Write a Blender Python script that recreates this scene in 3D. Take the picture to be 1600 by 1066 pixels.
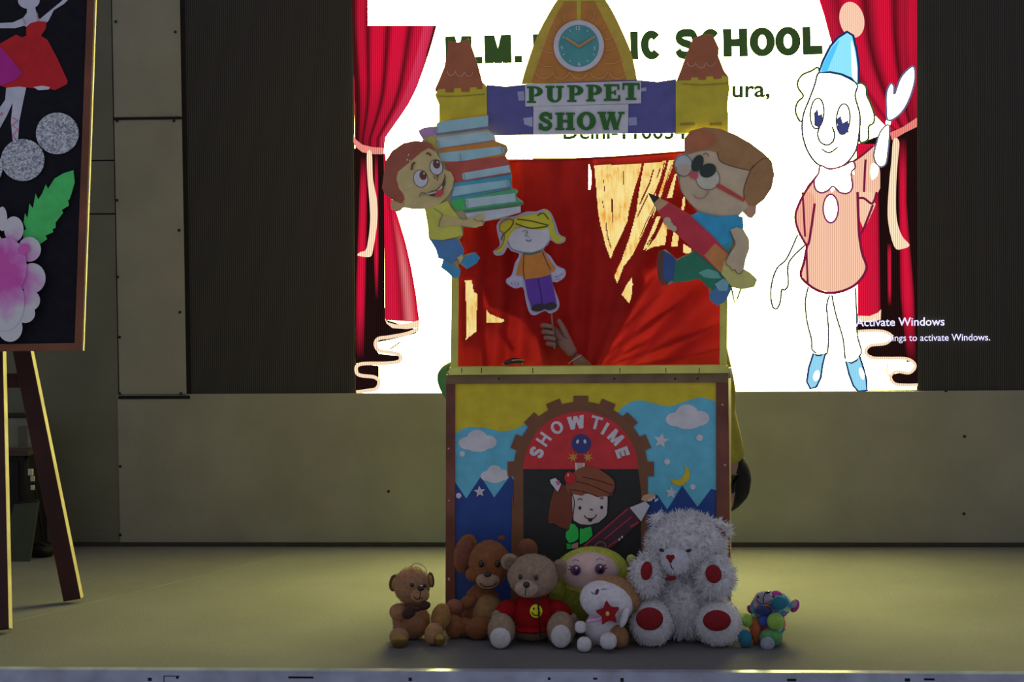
import bpy, bmesh, math, random
from mathutils import Vector, Matrix, Euler, noise
from mathutils.geometry import tessellate_polygon

# ------------------------------------------------------------------ clear
for o in list(bpy.data.objects):
    bpy.data.objects.remove(o, do_unlink=True)
scene = bpy.context.scene
COL = scene.collection
random.seed(7)

# ------------------------------------------------------------------ camera
FPX = 2400.0                       # focal length in pixels of the 1600 x 1066 frame
CAM = Vector((0.0, 0.0, 1.375))
cam_d = bpy.data.cameras.new('camera')
cam_d.sensor_width = 36.0
cam_d.lens = FPX / 1600.0 * 36.0
cam_d.clip_end = 100
cam = bpy.data.objects.new('camera', cam_d)
COL.objects.link(cam)
YAW, PITCH, ROLL = math.radians(2.75), math.radians(2.46), math.radians(-0.45)
RM = (Matrix.Rotation(YAW, 3, 'Z') @ Matrix.Rotation(math.pi / 2 - PITCH, 3, 'X')
      @ Matrix.Rotation(ROLL, 3, 'Z'))
cam.location = CAM
cam.rotation_euler = RM.to_euler()
scene.camera = cam

# ------------------------------------------------------------------ world and exposure
wd = bpy.data.worlds.new('hall_ambient')
scene.world = wd
wd.use_nodes = True
wd.node_tree.nodes['Background'].inputs[0].default_value = (0.80, 0.81, 1.02, 1)
wd.node_tree.nodes['Background'].inputs[1].default_value = 0.29
vs = scene.view_settings
vs.view_transform = 'Standard'
vs.look = 'None'
vs.exposure = 0.0
vs.gamma = 1.0
vs.use_curve_mapping = False

AMB = (0.226, 0.228, 0.275)        # rough light on things that face the hall

# ------------------------------------------------------------------ pixel helpers
def ray(px, py):
    return RM @ Vector(((px - 800) / FPX, -(py - 533) / FPX, -1.0))

def hit(px, py, plane, off=0.0):
    p0, n = plane
    d = ray(px, py)
    t = ((p0 + n * off) - CAM).dot(n) / d.dot(n)
    return CAM + d * t

def at_y(px, py, y):
    d = ray(px, py)
    return CAM + d * (y / d.y)

def at_z(px, py, z=0.0):
    d = ray(px, py)
    return CAM + d * ((z - CAM.z) / d.z)

def ppm(y):
    return FPX / y                  # pixels per metre at depth y

def wallplane(y):
    return (Vector((0, y, 0)), Vector((0, -1, 0)))

def zc(x0, y0, s):
    """coordinates read in an enlarged crop -> photograph pixels"""
    def f(pts):
        return [(x0 + a / s, y0 + b / s) for a, b in pts]
    f.s = s
    f.p = lambda a, b: (x0 + a / s, y0 + b / s)
    return f

# ------------------------------------------------------------------ 2-D shapes (pixels)
def smooth(pts, n=5, closed=True):
    out = []
    m = len(pts)
    rng = range(m) if closed else range(m - 1)
    for i in rng:
        if closed:
            p0, p1, p2, p3 = pts[i - 1], pts[i], pts[(i + 1) % m], pts[(i + 2) % m]
        else:
            p0, p1, p2, p3 = pts[max(i - 1, 0)], pts[i], pts[i + 1], pts[min(i + 2, m - 1)]
        for k in range(n):
            t = k / n
            q = []
            for a in (0, 1):
                q.append(0.5 * (2 * p1[a] + (p2[a] - p0[a]) * t + (2 * p0[a] - 5 * p1[a] + 4 * p2[a] - p3[a]) * t * t
                                + (-p0[a] + 3 * p1[a] - 3 * p2[a] + p3[a]) * t ** 3))
            out.append(tuple(q))
    if not closed:
        out.append(pts[-1])
    return out

def ell(cx, cy, rx, ry=None, rot=0, n=26, a0=0, a1=360):
    ry = rx if ry is None else ry
    c, s = math.cos(math.radians(rot)), math.sin(math.radians(rot))
    out = []
    full = abs(a1 - a0) >= 360
    for i in range(n if full else n + 1):
        a = math.radians(a0 + (a1 - a0) * i / n)
        x, y = rx * math.cos(a), ry * math.sin(a)
        out.append((cx + x * c - y * s, cy + x * s + y * c))
    return out

def starp(cx, cy, r, rin=0.45, n=5, rot=-90):
    out = []
    for i in range(2 * n):
        a = math.radians(rot + i * 180 / n)
        q = r if i % 2 == 0 else r * rin
        out.append((cx + q * math.cos(a), cy + q * math.sin(a)))
    return out

def rect(x0, y0, x1, y1):
    return [(x0, y0), (x1, y0), (x1, y1), (x0, y1)]

def ribbon(path, w, sm=True, closed=False):
    if sm and len(path) > 2:
        path = smooth(path, 5, closed)
    if closed:
        path = path + [path[0]]
    m = len(path)
    L, R = [], []
    for i in range(m):
        if closed:
            a = path[i - 1] if i else path[m - 2]
            b = path[i + 1] if i < m - 1 else path[1]
        else:
            a, b = path[max(i - 1, 0)], path[min(i + 1, m - 1)]
        dx, dy = b[0] - a[0], b[1] - a[1]
        l = math.hypot(dx, dy) or 1
        ww = w if not callable(w) else w(i / (m - 1))
        nx, ny = -dy / l * ww / 2, dx / l * ww / 2
        L.append((path[i][0] + nx, path[i][1] + ny))
        R.append((path[i][0] - nx, path[i][1] - ny))
    return [[L[i], L[i + 1], R[i + 1], R[i]] for i in range(m - 1)]

def sans(ch, t=0.25):
    """bold plain capitals in a unit box (y up), as polygons"""
    R = rect
    h = t * 0.78
    def bowl(cx, cy, rx, ry, ix, iy, a0, a1, n=12):
        o = []
        for i in range(n):
            p, q = math.radians(a0 + (a1 - a0) * i / n), math.radians(a0 + (a1 - a0) * (i + 1) / n)
            o.append([(cx + rx * math.cos(p), cy + ry * math.sin(p)), (cx + rx * math.cos(q), cy + ry * math.sin(q)),
                      (cx + ix * math.cos(q), cy + iy * math.sin(q)), (cx + ix * math.cos(p), cy + iy * math.sin(p))])
        return o
    if ch == 'M':
        return [R(0, 0, t, 1), R(1 - t, 0, 1, 1), [(0, 1), (t * 1.1, 1), (.5 + t * .42, 0), (.5 - t * .42, 0)], [(1 - t * 1.1, 1), (1, 1), (.5 + t * .42, 0), (.5 - t * .42, 0)]]
    if ch == 'H': return [R(0, 0, t, 1), R(1 - t, 0, 1, 1), R(t, .5 - h / 2, 1 - t, .5 + h / 2)]
    if ch == 'I': return [R(0, 0, 1, 1)]
    if ch == '.': return [R(0, 0, 1, 1)]
    if ch == 'L': return [R(0, 0, t, 1), R(t, 0, 1, h)]
    if ch == 'T': return [R(.5 - t / 2, 0, .5 + t / 2, 1 - h), R(0, 1 - h, 1, 1)]
    if ch == 'E': return [R(0, 0, t, 1), R(t, 0, 1, h), R(t, 1 - h, 1, 1), R(t, .5 - h / 2, .92, .5 + h / 2)]
    if ch == 'O': return bowl(.5, .5, .5, .52, .5 - t, .52 - h, 0, 360, 26)
    if ch == 'C': return bowl(.5, .5, .5, .52, .5 - t, .52 - h, 42, 318, 22)
    if ch == 'U': return [R(0, .4, t, 1), R(1 - t, .4, 1, 1)] + bowl(.5, .4, .5, .42, .5 - t, .42 - h, 180, 360)
    if ch == 'P': return [R(0, 0, t, 1), R(t, 1 - h, .55, 1), R(t, .4, .55, .4 + h)] + bowl(.55, .7, .45, .3, .45 - t, .3 - h, -90, 90)
    if ch == 'B': return [R(0, 0, t, 1), R(t, 1 - h, .55, 1), R(t, .5 - h / 2, .55, .5 + h / 2), R(t, 0, .55, h)] + bowl(.53, .74, .42, .26, .42 - t, .26 - h, -90, 90) + bowl(.55, .27, .45, .27, .45 - t, .27 - h, -90, 90)
    if ch == 'W': return [[(0, 1), (t, 1), (.25 + t * .45, 0), (.25 - t * .45, 0)], [(.25 - t * .45, 0), (.25 + t * .45, 0), (.5 + t * .4, 1), (.5 - t * .4, 1)], [(.5 - t * .4, 1), (.5 + t * .4, 1), (.75 + t * .45, 0), (.75 - t * .45, 0)], [(.75 - t * .45, 0), (.75 + t * .45, 0), (1, 1), (1 - t, 1)]]
    if ch == 'S': return ribbon([(.9, .70), (.80, .86), (.5, .90), (.2, .84), (.14, .68), (.35, .55), (.65, .46), (.86, .32), (.8, .16), (.5, .10), (.2, .15), (.09, .30)], h * 1.0)
    return []

def sans_at(ch, cx, cy, w, h, rot, t=0.25):
    c, q = math.cos(math.radians(rot)), math.sin(math.radians(rot))
    out = []
    for p in sans(ch, t):
        r = []
        for a, b in p:
            x, y = (a - .5) * w, (b - .5) * h
            r.append((cx + x * c - y * q, cy - (x * q + y * c)))
        out.append(r)
    return out

# ------------------------------------------------------------------ object helpers
def link(o, parent=None):
    COL.objects.link(o)
    if parent is not None:
        o.parent = parent
    return o

def rootloc(o):
    v = Vector((0, 0, 0))
    while o is not None:
        v += o.location
        o = o.parent
    return v

def tag(o, label=None, cat=None, group=None, kind=None):
    if label: o['label'] = label
    if cat: o['category'] = cat
    if group: o['group'] = group
    if kind: o['kind'] = kind
    return o

def empty(name, loc, label=None, cat=None, group=None):
    o = bpy.data.objects.new(name, None)
    o.empty_display_size = 0.1
    o.location = loc
    COL.objects.link(o)
    return tag(o, label, cat, group)

def meshobj(name, verts, faces, mat, parent=None, shade=False, mats=None):
    """verts are world coordinates; the object sits on its parent's origin"""
    if parent is not None:
        b = rootloc(parent)
        loc = Vector((0, 0, 0))
    else:
        xs = [v[0] for v in verts]; ys = [v[1] for v in verts]; zs = [v[2] for v in verts]
        b = Vector(((min(xs) + max(xs)) / 2, (min(ys) + max(ys)) / 2, min(zs)))
        loc = b
    me = bpy.data.meshes.new(name)
    me.from_pydata([tuple(Vector(v) - b) for v in verts], [], faces)
    me.materials.append(mat)
    me.update()
    if shade:
        me.polygons.foreach_set('use_smooth', [True] * len(me.polygons))
    o = bpy.data.objects.new(name, me)
    o.location = loc
    return link(o, parent)

def flat(name, v2, tris, outlines, plane, off, th, mat, parent, lift=None):
    """2-D pixel triangles + outlines laid on a plane and given a thickness"""
    n = plane[1]
    front = [hit(x, y, plane, off + (lift[i] if lift else 0)) for i, (x, y) in enumerate(v2)]
    back = [v - n * th for v in front]
    N = len(front)
    faces = []
    for t in tris:
        a, b, c = t
        nn = (front[b] - front[a]).cross(front[c] - front[a])
        if nn.dot(n) < 0:
            a, c = c, a
        faces.append((a, b, c))
        faces.append((c + N, b + N, a + N))
    for ol in outlines:
        m = len(ol)
        for i in range(m):
            a, b = ol[i], ol[(i + 1) % m]
            faces.append((a, b, b + N, a + N))
    o = meshobj(name, front + back, faces, mat, parent)
    if outlines:
        bm = bmesh.new(); bm.from_mesh(o.data)
        bmesh.ops.recalc_face_normals(bm, faces=bm.faces)
        bm.to_mesh(o.data); bm.free()
    return o

SPLIT = {'face_line', 'girl_outline', 'hair_line', 'page_line', 'trouser_line', 'finger_line', 'pencil_stripe', 'ribbon_lacing', 'eyebrow', 'paper_clip', 'arm_line', 'lens_rim', 'pencil_glint'}
def sheet(name, polys, plane, off, mat, parent, th=0.0006, sm=False, label=None):
    if polys and isinstance(polys[0][0], (int, float)):
        polys = [polys]
    if name in SPLIT and len(polys) > 1:
        groups = [[polys[0]]]
        for p in polys[1:]:
            if any(u in groups[-1][-1] for u in p): groups[-1].append(p)
            else: groups.append([p])
        if len(groups) > 1:
            return [sheet(name, gp, plane, off, mat, parent, th, sm, label) for gp in groups][0]
    v2, tris, ols, lift = [], [], [], []
    for ip, p in enumerate(polys):
        if sm:
            p = smooth(p)
        k = len(v2)
        q = [Vector((x, y, 0)) for x, y in p]
        for t in tessellate_polygon([q]):
            tris.append(tuple(i + k for i in t))
        v2 += p
        lift += [1.2e-5 * (ip % 11)] * len(p)
        ols.append(list(range(k, k + len(p))))
    o = flat(name, v2, tris, ols, plane, off, th, mat, parent, lift)
    if label: o['label'] = label
    return o

_txt = {}
def text2d(s, bold=0.0):
    key = (s, bold)
    if key not in _txt:
        cu = bpy.data.curves.new('t', 'FONT')
        cu.body = s
        cu.offset = bold
        cu.resolution_u = 3
        ob = bpy.data.objects.new('t', cu)
        COL.objects.link(ob)
        bpy.context.view_layer.update()
        dg = bpy.context.evaluated_depsgraph_get()
        me = bpy.data.meshes.new_from_object(ob.evaluated_get(dg))
        v = [(w.co.x, w.co.y) for w in me.vertices]
        f = []
        for p in me.polygons:
            vv = list(p.vertices)
            for i in range(1, len(vv) - 1):
                f.append((vv[0], vv[i], vv[i + 1]))
        bpy.data.objects.remove(ob)
        bpy.data.curves.remove(cu)
        bpy.data.meshes.remove(me)
        _txt[key] = (v, f)
    return _txt[key]

def text_fit(s, xl, xr, ybl, ybr, cap, bold=0.0, capunits=0.73):
    """text from pixel xl to xr on a baseline ybl..ybr with capital height cap"""
    v, f = text2d(s, bold)
    x0, x1 = min(a for a, b in v), max(a for a, b in v)
    out = []
    for a, b in v:
        t = (a - x0) / (x1 - x0)
        out.append((xl + t * (xr - xl), ybl + t * (ybr - ybl) - b / capunits * cap))
    return out, f

def text_at(s, cx, cy, h, rot, bold=0.0, sx=1.0):
    """one glyph centred on a pixel, turned rot degrees counter-clockwise"""
    v, f = text2d(s, bold)
    x0, x1 = min(a for a, b in v), max(a for a, b in v)
    y0, y1 = min(b for a, b in v), max(b for a, b in v)
    k = h / (y1 - y0)
    c, q = math.cos(math.radians(rot)), math.sin(math.radians(rot))
    out = []
    for a, b in v:
        x, y = (a - (x0 + x1) / 2) * k * sx, (b - (y0 + y1) / 2) * k
        out.append((cx + x * c - y * q, cy - (x * q + y * c)))
    return out, f

def letters(name, parts, plane, off, mat, parent):
    v2, tr = [], []
    for v, f in parts:
        k = len(v2)
        v2 += v
        tr += [tuple(i + k for i in t) for t in f]
    return flat(name, v2, tr, [], plane, off, 0.0005, mat, parent)

def box(name, lo, hi, mat, parent=None, bev=0.0):
    x0, y0, z0 = lo; x1, y1, z1 = hi
    v = [(x0, y0, z0), (x1, y0, z0), (x1, y1, z0), (x0, y1, z0), (x0, y0, z1), (x1, y0, z1), (x1, y1, z1), (x0, y1, z1)]
    f = [(0, 3, 2, 1), (4, 5, 6, 7), (0, 1, 5, 4), (1, 2, 6, 5), (2, 3, 7, 6), (3, 0, 4, 7)]
    o = meshobj(name, v, f, mat, parent)
    if bev:
        bm = bmesh.new(); bm.from_mesh(o.data)
        bmesh.ops.bevel(bm, geom=bm.edges[:], offset=bev, segments=2, affect='EDGES', profile=0.7)
        bm.to_mesh(o.data); bm.free()
    return o

def beam(name, a, b, w, d, mat, parent=None, up=Vector((0, -1, 0)), bev=0.003):
    """a squared timber from a to b, w across and d deep (along up)"""
    a, b = Vector(a), Vector(b)
    z = (b - a).normalized()
    x = up.cross(z).normalized()
    y = z.cross(x)
    v = []
    for p in (a, b):
        for sx, sy in ((-1, -1), (1, -1), (1, 1), (-1, 1)):
            v.append(p + x * (sx * w / 2) + y * (sy * d / 2))
    f = [(0, 3, 2, 1), (4, 5, 6, 7), (0, 1, 5, 4), (1, 2, 6, 5), (2, 3, 7, 6), (3, 0, 4, 7)]
    o = meshobj(name, v, f, mat, parent)
    if bev:
        bm = bmesh.new(); bm.from_mesh(o.data)
        bmesh.ops.bevel(bm, geom=bm.edges[:], offset=bev, segments=1, affect='EDGES')
        bm.to_mesh(o.data); bm.free()
    return o

def tube(name, pts, r, mat, parent=None, seg=8, sm=True):
    pts = [Vector(p) for p in pts]
    if sm and len(pts) > 2:
        out = []
        m = len(pts)
        for i in range(m - 1):
            p0, p1, p2, p3 = pts[max(i - 1, 0)], pts[i], pts[i + 1], pts[min(i + 2, m - 1)]
            for k in range(5):
                t = k / 5
                out.append(0.5 * (2 * p1 + (p2 - p0) * t + (2 * p0 - 5 * p1 + 4 * p2 - p3) * t * t
                                  + (-p0 + 3 * p1 - 3 * p2 + p3) * t ** 3))
        pts = out + [pts[-1]]
    v, f = [], []
    m = len(pts)
    for i, p in enumerate(pts):
        d = (pts[min(i + 1, m - 1)] - pts[max(i - 1, 0)]).normalized()
        a = Vector((0, 0, 1)) if abs(d.z) < 0.9 else Vector((1, 0, 0))
        x = d.cross(a).normalized(); y = d.cross(x)
        rr = r(i / (m - 1)) if callable(r) else r
        for k in range(seg):
            t = 2 * math.pi * k / seg
            v.append(p + x * (rr * math.cos(t)) + y * (rr * math.sin(t)))
    for i in range(m - 1):
        for k in range(seg):
            f.append((i * seg + k, i * seg + (k + 1) % seg, (i + 1) * seg + (k + 1) % seg, (i + 1) * seg + k))
    f.append(tuple(range(seg))[::-1])
    f.append(tuple(range((m - 1) * seg, m * seg)))
    return meshobj(name, v, f, mat, parent, shade=True)

def blob(name, c, r, mat, parent=None, rot=(0, 0, 0), seg=26, ring=18, rough=0.0, taper=0.0, power=1.0, half=None):
    """a stuffed shape: an ellipsoid that may be tapered, lumpy and turned"""
    c = Vector(c)
    R = Euler([math.radians(a) for a in rot]).to_matrix()
    v, f = [], []
    ph = random.random() * 50
    for i in range(ring + 1):
        th = math.pi * i / ring
        for k in range(seg):
            a = 2 * math.pi * k / seg
            x, y, z = math.sin(th) * math.cos(a), math.sin(th) * math.sin(a), math.cos(th)
            if power != 1.0:
                x = math.copysign(abs(x) ** power, x); y = math.copysign(abs(y) ** power, y); z = math.copysign(abs(z) ** power, z)
            q = 1 + taper * z
            p = Vector((x * r[0] * q, y * r[1] * q, z * r[2]))
            if rough:
                nn = noise.noise(Vector((x, y, z)) * 3.0 + Vector((ph, 0, 0))) + 0.6 * noise.noise(Vector((x, y, z)) * 9.0 + Vector((0, ph, 0)))
                p *= 1 + rough * nn
            v.append(c + R @ p)
    for i in range(ring):
        for k in range(seg):
            a, b = i * seg + k, i * seg + (k + 1) % seg
            f.append((a, a + seg, b + seg, b))
    o = meshobj(name, v, f, mat, parent, shade=True)
    bm = bmesh.new(); bm.from_mesh(o.data)
    bmesh.ops.remove_doubles(bm, verts=bm.verts, dist=1e-6)
    bm.to_mesh(o.data); bm.free()
    return o

def skin(name, J, E, root, mat, parent=None, sub=2):
    """a continuous body grown over a skeleton; J: name -> (point, radius or (rx, ry))"""
    keys = list(J)
    b = rootloc(parent) if parent is not None else Vector(J[root][0])
    me = bpy.data.meshes.new(name)
    me.from_pydata([tuple(Vector(J[k][0]) - b) for k in keys], [(keys.index(a), keys.index(c)) for a, c in E], [])
    o = bpy.data.objects.new(name, me)
    COL.objects.link(o)
    md = o.modifiers.new('skin', 'SKIN')
    md.use_smooth_shade = True
    sd = o.modifiers.new('sub', 'SUBSURF')
    sd.levels = sd.render_levels = sub
    if not me.skin_vertices:
        me.skin_vertices.new()
    for i, k in enumerate(keys):
        r = J[k][1]
        me.skin_vertices[0].data[i].radius = (r, r) if isinstance(r, (int, float)) else r
        me.skin_vertices[0].data[i].use_root = (k == root)
    bpy.context.view_layer.update()
    dg = bpy.context.evaluated_depsgraph_get()
    m2 = bpy.data.meshes.new_from_object(o.evaluated_get(dg))
    o.modifiers.clear()
    o.data = m2
    m2.materials.clear()
    m2.materials.append(mat)
    m2.polygons.foreach_set('use_smooth', [True] * len(m2.polygons))
    if parent is not None:
        o.parent = parent
    else:
        o.location = b
    return o

# ------------------------------------------------------------------ materials
def lin(c):
    out = []
    for v in c:
        v /= 255.0
        out.append(v / 12.92 if v <= 0.04045 else ((v + 0.055) / 1.055) ** 2.4)
    return tuple(out)

def obs(c, k=1.0):
    """what the photograph shows under the dim hall light -> surface colour"""
    return tuple(min(0.88, l / a * k) for l, a in zip(lin(c), AMB))

def newmat(name):
    m = bpy.data.materials.new(name)
    m.use_nodes = True
    nt = m.node_tree
    nt.nodes.clear()
    out = nt.nodes.new('ShaderNodeOutputMaterial')
    return m, nt, out

def noisecol(nt, c, var, scale, detail=4.0):
    tc = nt.nodes.new('ShaderNodeTexCoord')
    nz = nt.nodes.new('ShaderNodeTexNoise')
    nz.inputs['Scale'].default_value = scale
    nz.inputs['Detail'].default_value = detail
    nt.links.new(tc.outputs['Object'], nz.inputs['Vector'])
    mx = nt.nodes.new('ShaderNodeValToRGB')
    mx.color_ramp.elements[0].position = 0.3
    mx.color_ramp.elements[1].position = 0.7
    mx.color_ramp.elements[0].color = tuple(max(0, v * (1 - var)) for v in c) + (1,)
    mx.color_ramp.elements[1].color = tuple(min(1, v * (1 + var)) for v in c) + (1,)
    nt.links.new(nz.outputs['Fac'], mx.inputs['Fac'])
    return mx.outputs['Color'], nz, tc

def surf(name, c, rough=0.7, var=0.12, scale=14.0, bump=0.0, bscale=120.0, sheen=0.0, metal=0.0, spec=0.3, coat=0.0):
    m, nt, out = newmat(name)
    b = nt.nodes.new('ShaderNodeBsdfPrincipled')
    col, nz, tc = noisecol(nt, c, var, scale)
    nt.links.new(col, b.inputs['Base Color'])
    b.inputs['Roughness'].default_value = rough
    b.inputs['Metallic'].default_value = metal
    b.inputs['Specular IOR Level'].default_value = spec
    if sheen:
        b.inputs['Sheen Weight'].default_value = sheen
    if coat:
        b.inputs['Coat Weight'].default_value = coat
    if bump:
        n2 = nt.nodes.new('ShaderNodeTexNoise')
        n2.inputs['Scale'].default_value = bscale
        n2.inputs['Detail'].default_value = 3
        nt.links.new(tc.outputs['Object'], n2.inputs['Vector'])
        bp = nt.nodes.new('ShaderNodeBump')
        bp.inputs['Strength'].default_value = bump
        bp.inputs['Distance'].default_value = 0.01
        nt.links.new(n2.outputs['Fac'], bp.inputs['Height'])
        nt.links.new(bp.outputs['Normal'], b.inputs['Normal'])
    nt.links.new(b.outputs[0], out.inputs[0])
    return m

_paints = {}
def paint(c, rough=0.55, var=0.10, scale=18.0, k=1.0):
    key = (tuple(c), rough, var, scale, k)
    if key not in _paints:
        _paints[key] = surf('paint_%d_%d_%d' % tuple(c), obs(c, k), rough, var, scale)
    return _paints[key]

def plush(c, var=0.18, k=0.62):
    key = ('plush', tuple(c), var, k)
    if key not in _paints:
        _paints[key] = surf('plush_%d_%d_%d' % tuple(c), obs(c, k), 0.95, var, 60.0, bump=0.5, bscale=260.0, sheen=0.15, spec=0.1)
    return _paints[key]

def stripes(nt, lo=0.55):
    """the vertical columns of light dots of a coarse display"""
    tc = nt.nodes.new('ShaderNodeTexCoord')
    sp = nt.nodes.new('ShaderNodeSeparateXYZ')
    nt.links.new(tc.outputs['Object'], sp.inputs[0])
    m1 = nt.nodes.new('ShaderNodeMath'); m1.operation = 'MULTIPLY'
    m1.inputs[1].default_value = 2 * math.pi / 0.0104
    nt.links.new(sp.outputs['X'], m1.inputs[0])
    m2 = nt.nodes.new('ShaderNodeMath'); m2.operation = 'SINE'
    nt.links.new(m1.outputs[0], m2.inputs[0])
    m3 = nt.nodes.new('ShaderNodeMath'); m3.operation = 'MULTIPLY_ADD'
    m3.inputs[1].default_value = (1 - lo) / 2
    m3.inputs[2].default_value = (1 + lo) / 2
    nt.links.new(m2.outputs[0], m3.inputs[0])
    return m3.outputs[0]

_leds = {}
def led(c, lo=0.75, attr=False):
    key = (tuple(c), lo, attr)
    if key in _leds:
        return _leds[key]
    m, nt, out = newmat('display_light' if not attr else 'display_gradient')
    e = nt.nodes.new('ShaderNodeEmission')
    if attr:
        a = nt.nodes.new('ShaderNodeAttribute'); a.attribute_name = 'Col'
        nt.links.new(a.outputs['Color'], e.inputs['Color'])
    else:
        e.inputs['Color'].default_value = tuple(c) + (1,)
    if lo < 1:
        nt.links.new(stripes(nt, lo), e.inputs['Strength'])
    nt.links.new(e.outputs[0], out.inputs[0])
    _leds[key] = m
    return m

# ================================================================== THE SETTING
YW = 7.72                                   # front of the wall below the screen
PW = wallplane(YW)
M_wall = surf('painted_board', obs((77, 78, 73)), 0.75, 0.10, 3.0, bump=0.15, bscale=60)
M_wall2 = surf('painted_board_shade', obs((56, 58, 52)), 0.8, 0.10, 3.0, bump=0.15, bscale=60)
M_gap = surf('black_gap', (0.012, 0.012, 0.010), 0.8)
M_screw = surf('dark_screw', (0.015, 0.015, 0.014), 0.5)
M_trim = surf('scuffed_white_metal', (0.36, 0.41, 0.50), 0.16, 0.25, 9.0, spec=0.8)

# carpet
def carpet():
    m, nt, out = newmat('olive_carpet')
    b = nt.nodes.new('ShaderNodeBsdfPrincipled')
    col, nz, tc = noisecol(nt, (0.228, 0.222, 0.208), 0.10, 2.2, 6)
    n2 = nt.nodes.new('ShaderNodeTexNoise'); n2.inputs['Scale'].default_value = 150; n2.inputs['Detail'].default_value = 4
    nt.links.new(tc.outputs['Object'], n2.inputs['Vector'])
    mx = nt.nodes.new('ShaderNodeMix'); mx.data_type = 'RGBA'; mx.blend_type = 'MULTIPLY'
    mx.inputs[0].default_value = 0.35
    nt.links.new(col, mx.inputs[6]); nt.links.new(n2.outputs['Color'], mx.inputs[7])
    nt.links.new(mx.outputs[2], b.inputs['Base Color'])
    b.inputs['Roughness'].default_value = 0.95
    b.inputs['Specular IOR Level'].default_value = 0.15
    bp = nt.nodes.new('ShaderNodeBump'); bp.inputs['Strength'].default_value = 0.5; bp.inputs['Distance'].default_value = 0.006
    nt.links.new(n2.outputs['Fac'], bp.inputs['Height']); nt.links.new(bp.outputs['Normal'], b.inputs['Normal'])
    nt.links.new(b.outputs[0], out.inputs[0])
    return m
YE = 5.285
floor = box('floor', (-5.0, YE, -0.12), (5.0, 8.3, 0.0), carpet())
tag(floor, 'olive grey stage carpet under the puppet theatre', 'floor', kind='structure')
# carpet seam running away from the easel, laid as a low ridge
s0, s1 = at_z(20, 972), at_z(445, 868)
dv = (s1 - s0).normalized(); nv = Vector((-dv.y, dv.x, 0)) * .006
meshobj('carpet_seam', [s0 - nv, s0 + nv, s0 + Vector((0, 0, .002)), s1 - nv, s1 + nv, s1 + Vector((0, 0, .002))], [(0, 3, 5, 2), (2, 5, 4, 1)], surf('worn_seam', (0.20, 0.19, 0.165), .95), floor)
# stage nosing
NS = 8
v, f = [], []
prof = [(YE + 0.004, 0.0045)] + [(YE - 0.018 + 0.0 - 0.012 * math.sin(math.radians(a)), -0.010 + 0.012 * math.cos(math.radians(a))) for a in range(0, 91, 15)] + [(YE - 0.030, -0.5), (YE, -0.5)]
for x in (-5.0, 5.0):
    for y, z in prof:
        v.append((x, y, z))
m = len(prof)
for i in range(m):
    f.append((i, (i + 1) % m, (i + 1) % m + m, i + m))
f.append(tuple(range(m))); f.append(tuple(range(m, 2 * m))[::-1])
trim = meshobj('trim_1', v, f, M_trim)
tag(trim, 'scuffed pale painted nosing along the stage front edge', 'trim', kind='structure')
for px, py, w, h in ((234, 1062, 6, 5), (277, 1059, 4, 4), (470, 1059, 40, 3), (641, 1062, 5, 5), (972, 1063, 5, 6), (930, 1061, 6, 3), (1237, 1063, 14, 4), (1418, 1063, 8, 5), (1452, 1062, 16, 3), (858, 1061, 4, 4)):
    p = at_y(px, py, YE - 0.031)
    box('paint_chip', (p.x - w / 2 / 455, YE - 0.0312, p.z - h / 2 / 455), (p.x + w / 2 / 455, YE - 0.0298, min(p.z + h / 2 / 455, -0.012)), M_gap, trim)
# square cover plate on the nosing
for k, (a, b2) in enumerate((((256, 1057), (280, 1057)), ((256, 1057), (256, 1066)))):
    p, q = at_y(*a, YE - 0.031), at_y(*b2, YE - 0.031)
    box('joint_line', (min(p.x, q.x) - 0.001, YE - 0.0312, min(p.z, q.z) - 0.001), (max(p.x, q.x) + 0.001, YE - 0.0298, max(p.z, q.z) + 0.001), M_gap, trim)

# back wall, of boards with open joints over a dark backing
wall = empty('wall_back', (0, YW, 0))
tag(wall, 'cream painted board wall around and below the screen', 'wall', kind='structure')
xl = at_y(185, 700, YW).x
xc0, xc1 = at_y(181, 400, YW).x, at_y(287, 400, YW).x
xr = 4.4
zt = at_y(800, 614, YW).z                   # top of the low wall = foot of the screen
TOP = 3.75
box('backing', (-5.0, YW + 0.012, 0.0), (xc1 + 0.02, YW + 0.15, TOP), M_gap, wall)
box('backing', (xc1 + 0.02, YW + 0.012, 0.0), (xr + 0.3, YW + 0.15, zt - 0.01), M_gap, wall)
z620 = at_y(235, 621, YW).z
z185 = at_y(230, 185, YW).z
g = 0.005
box('panel', (xl, YW, 0.022), (xr, YW + 0.02, zt), M_wall, wall)
box('panel', (xc0 + g, YW, z620 + 0.012), (xc1, YW + 0.02, z185 - 0.006), M_wall, wall)
box('panel', (xc0 + g, YW, z185 + 0.006), (xc1, YW + 0.02, TOP), M_wall, wall)
zs = [0.022, at_y(160, 335, YW).z, at_y(160, 250, YW).z, TOP]
for i in range(3):
    gg = 0.006 if i == 1 else 0.0015
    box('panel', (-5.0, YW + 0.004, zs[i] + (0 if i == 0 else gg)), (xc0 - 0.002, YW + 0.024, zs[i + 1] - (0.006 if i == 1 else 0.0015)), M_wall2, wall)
box('joint_strip', (xc0, YW - 0.004, z620 - 0.008), (xc1 + 0.02, YW + 0.01, z620 + 0.008), M_gap, wall)
box('joint_strip', (xc0, YW - 0.004, z185 - 0.007), (xc1, YW + 0.01, z185 + 0.007), M_gap, wall)
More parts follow.
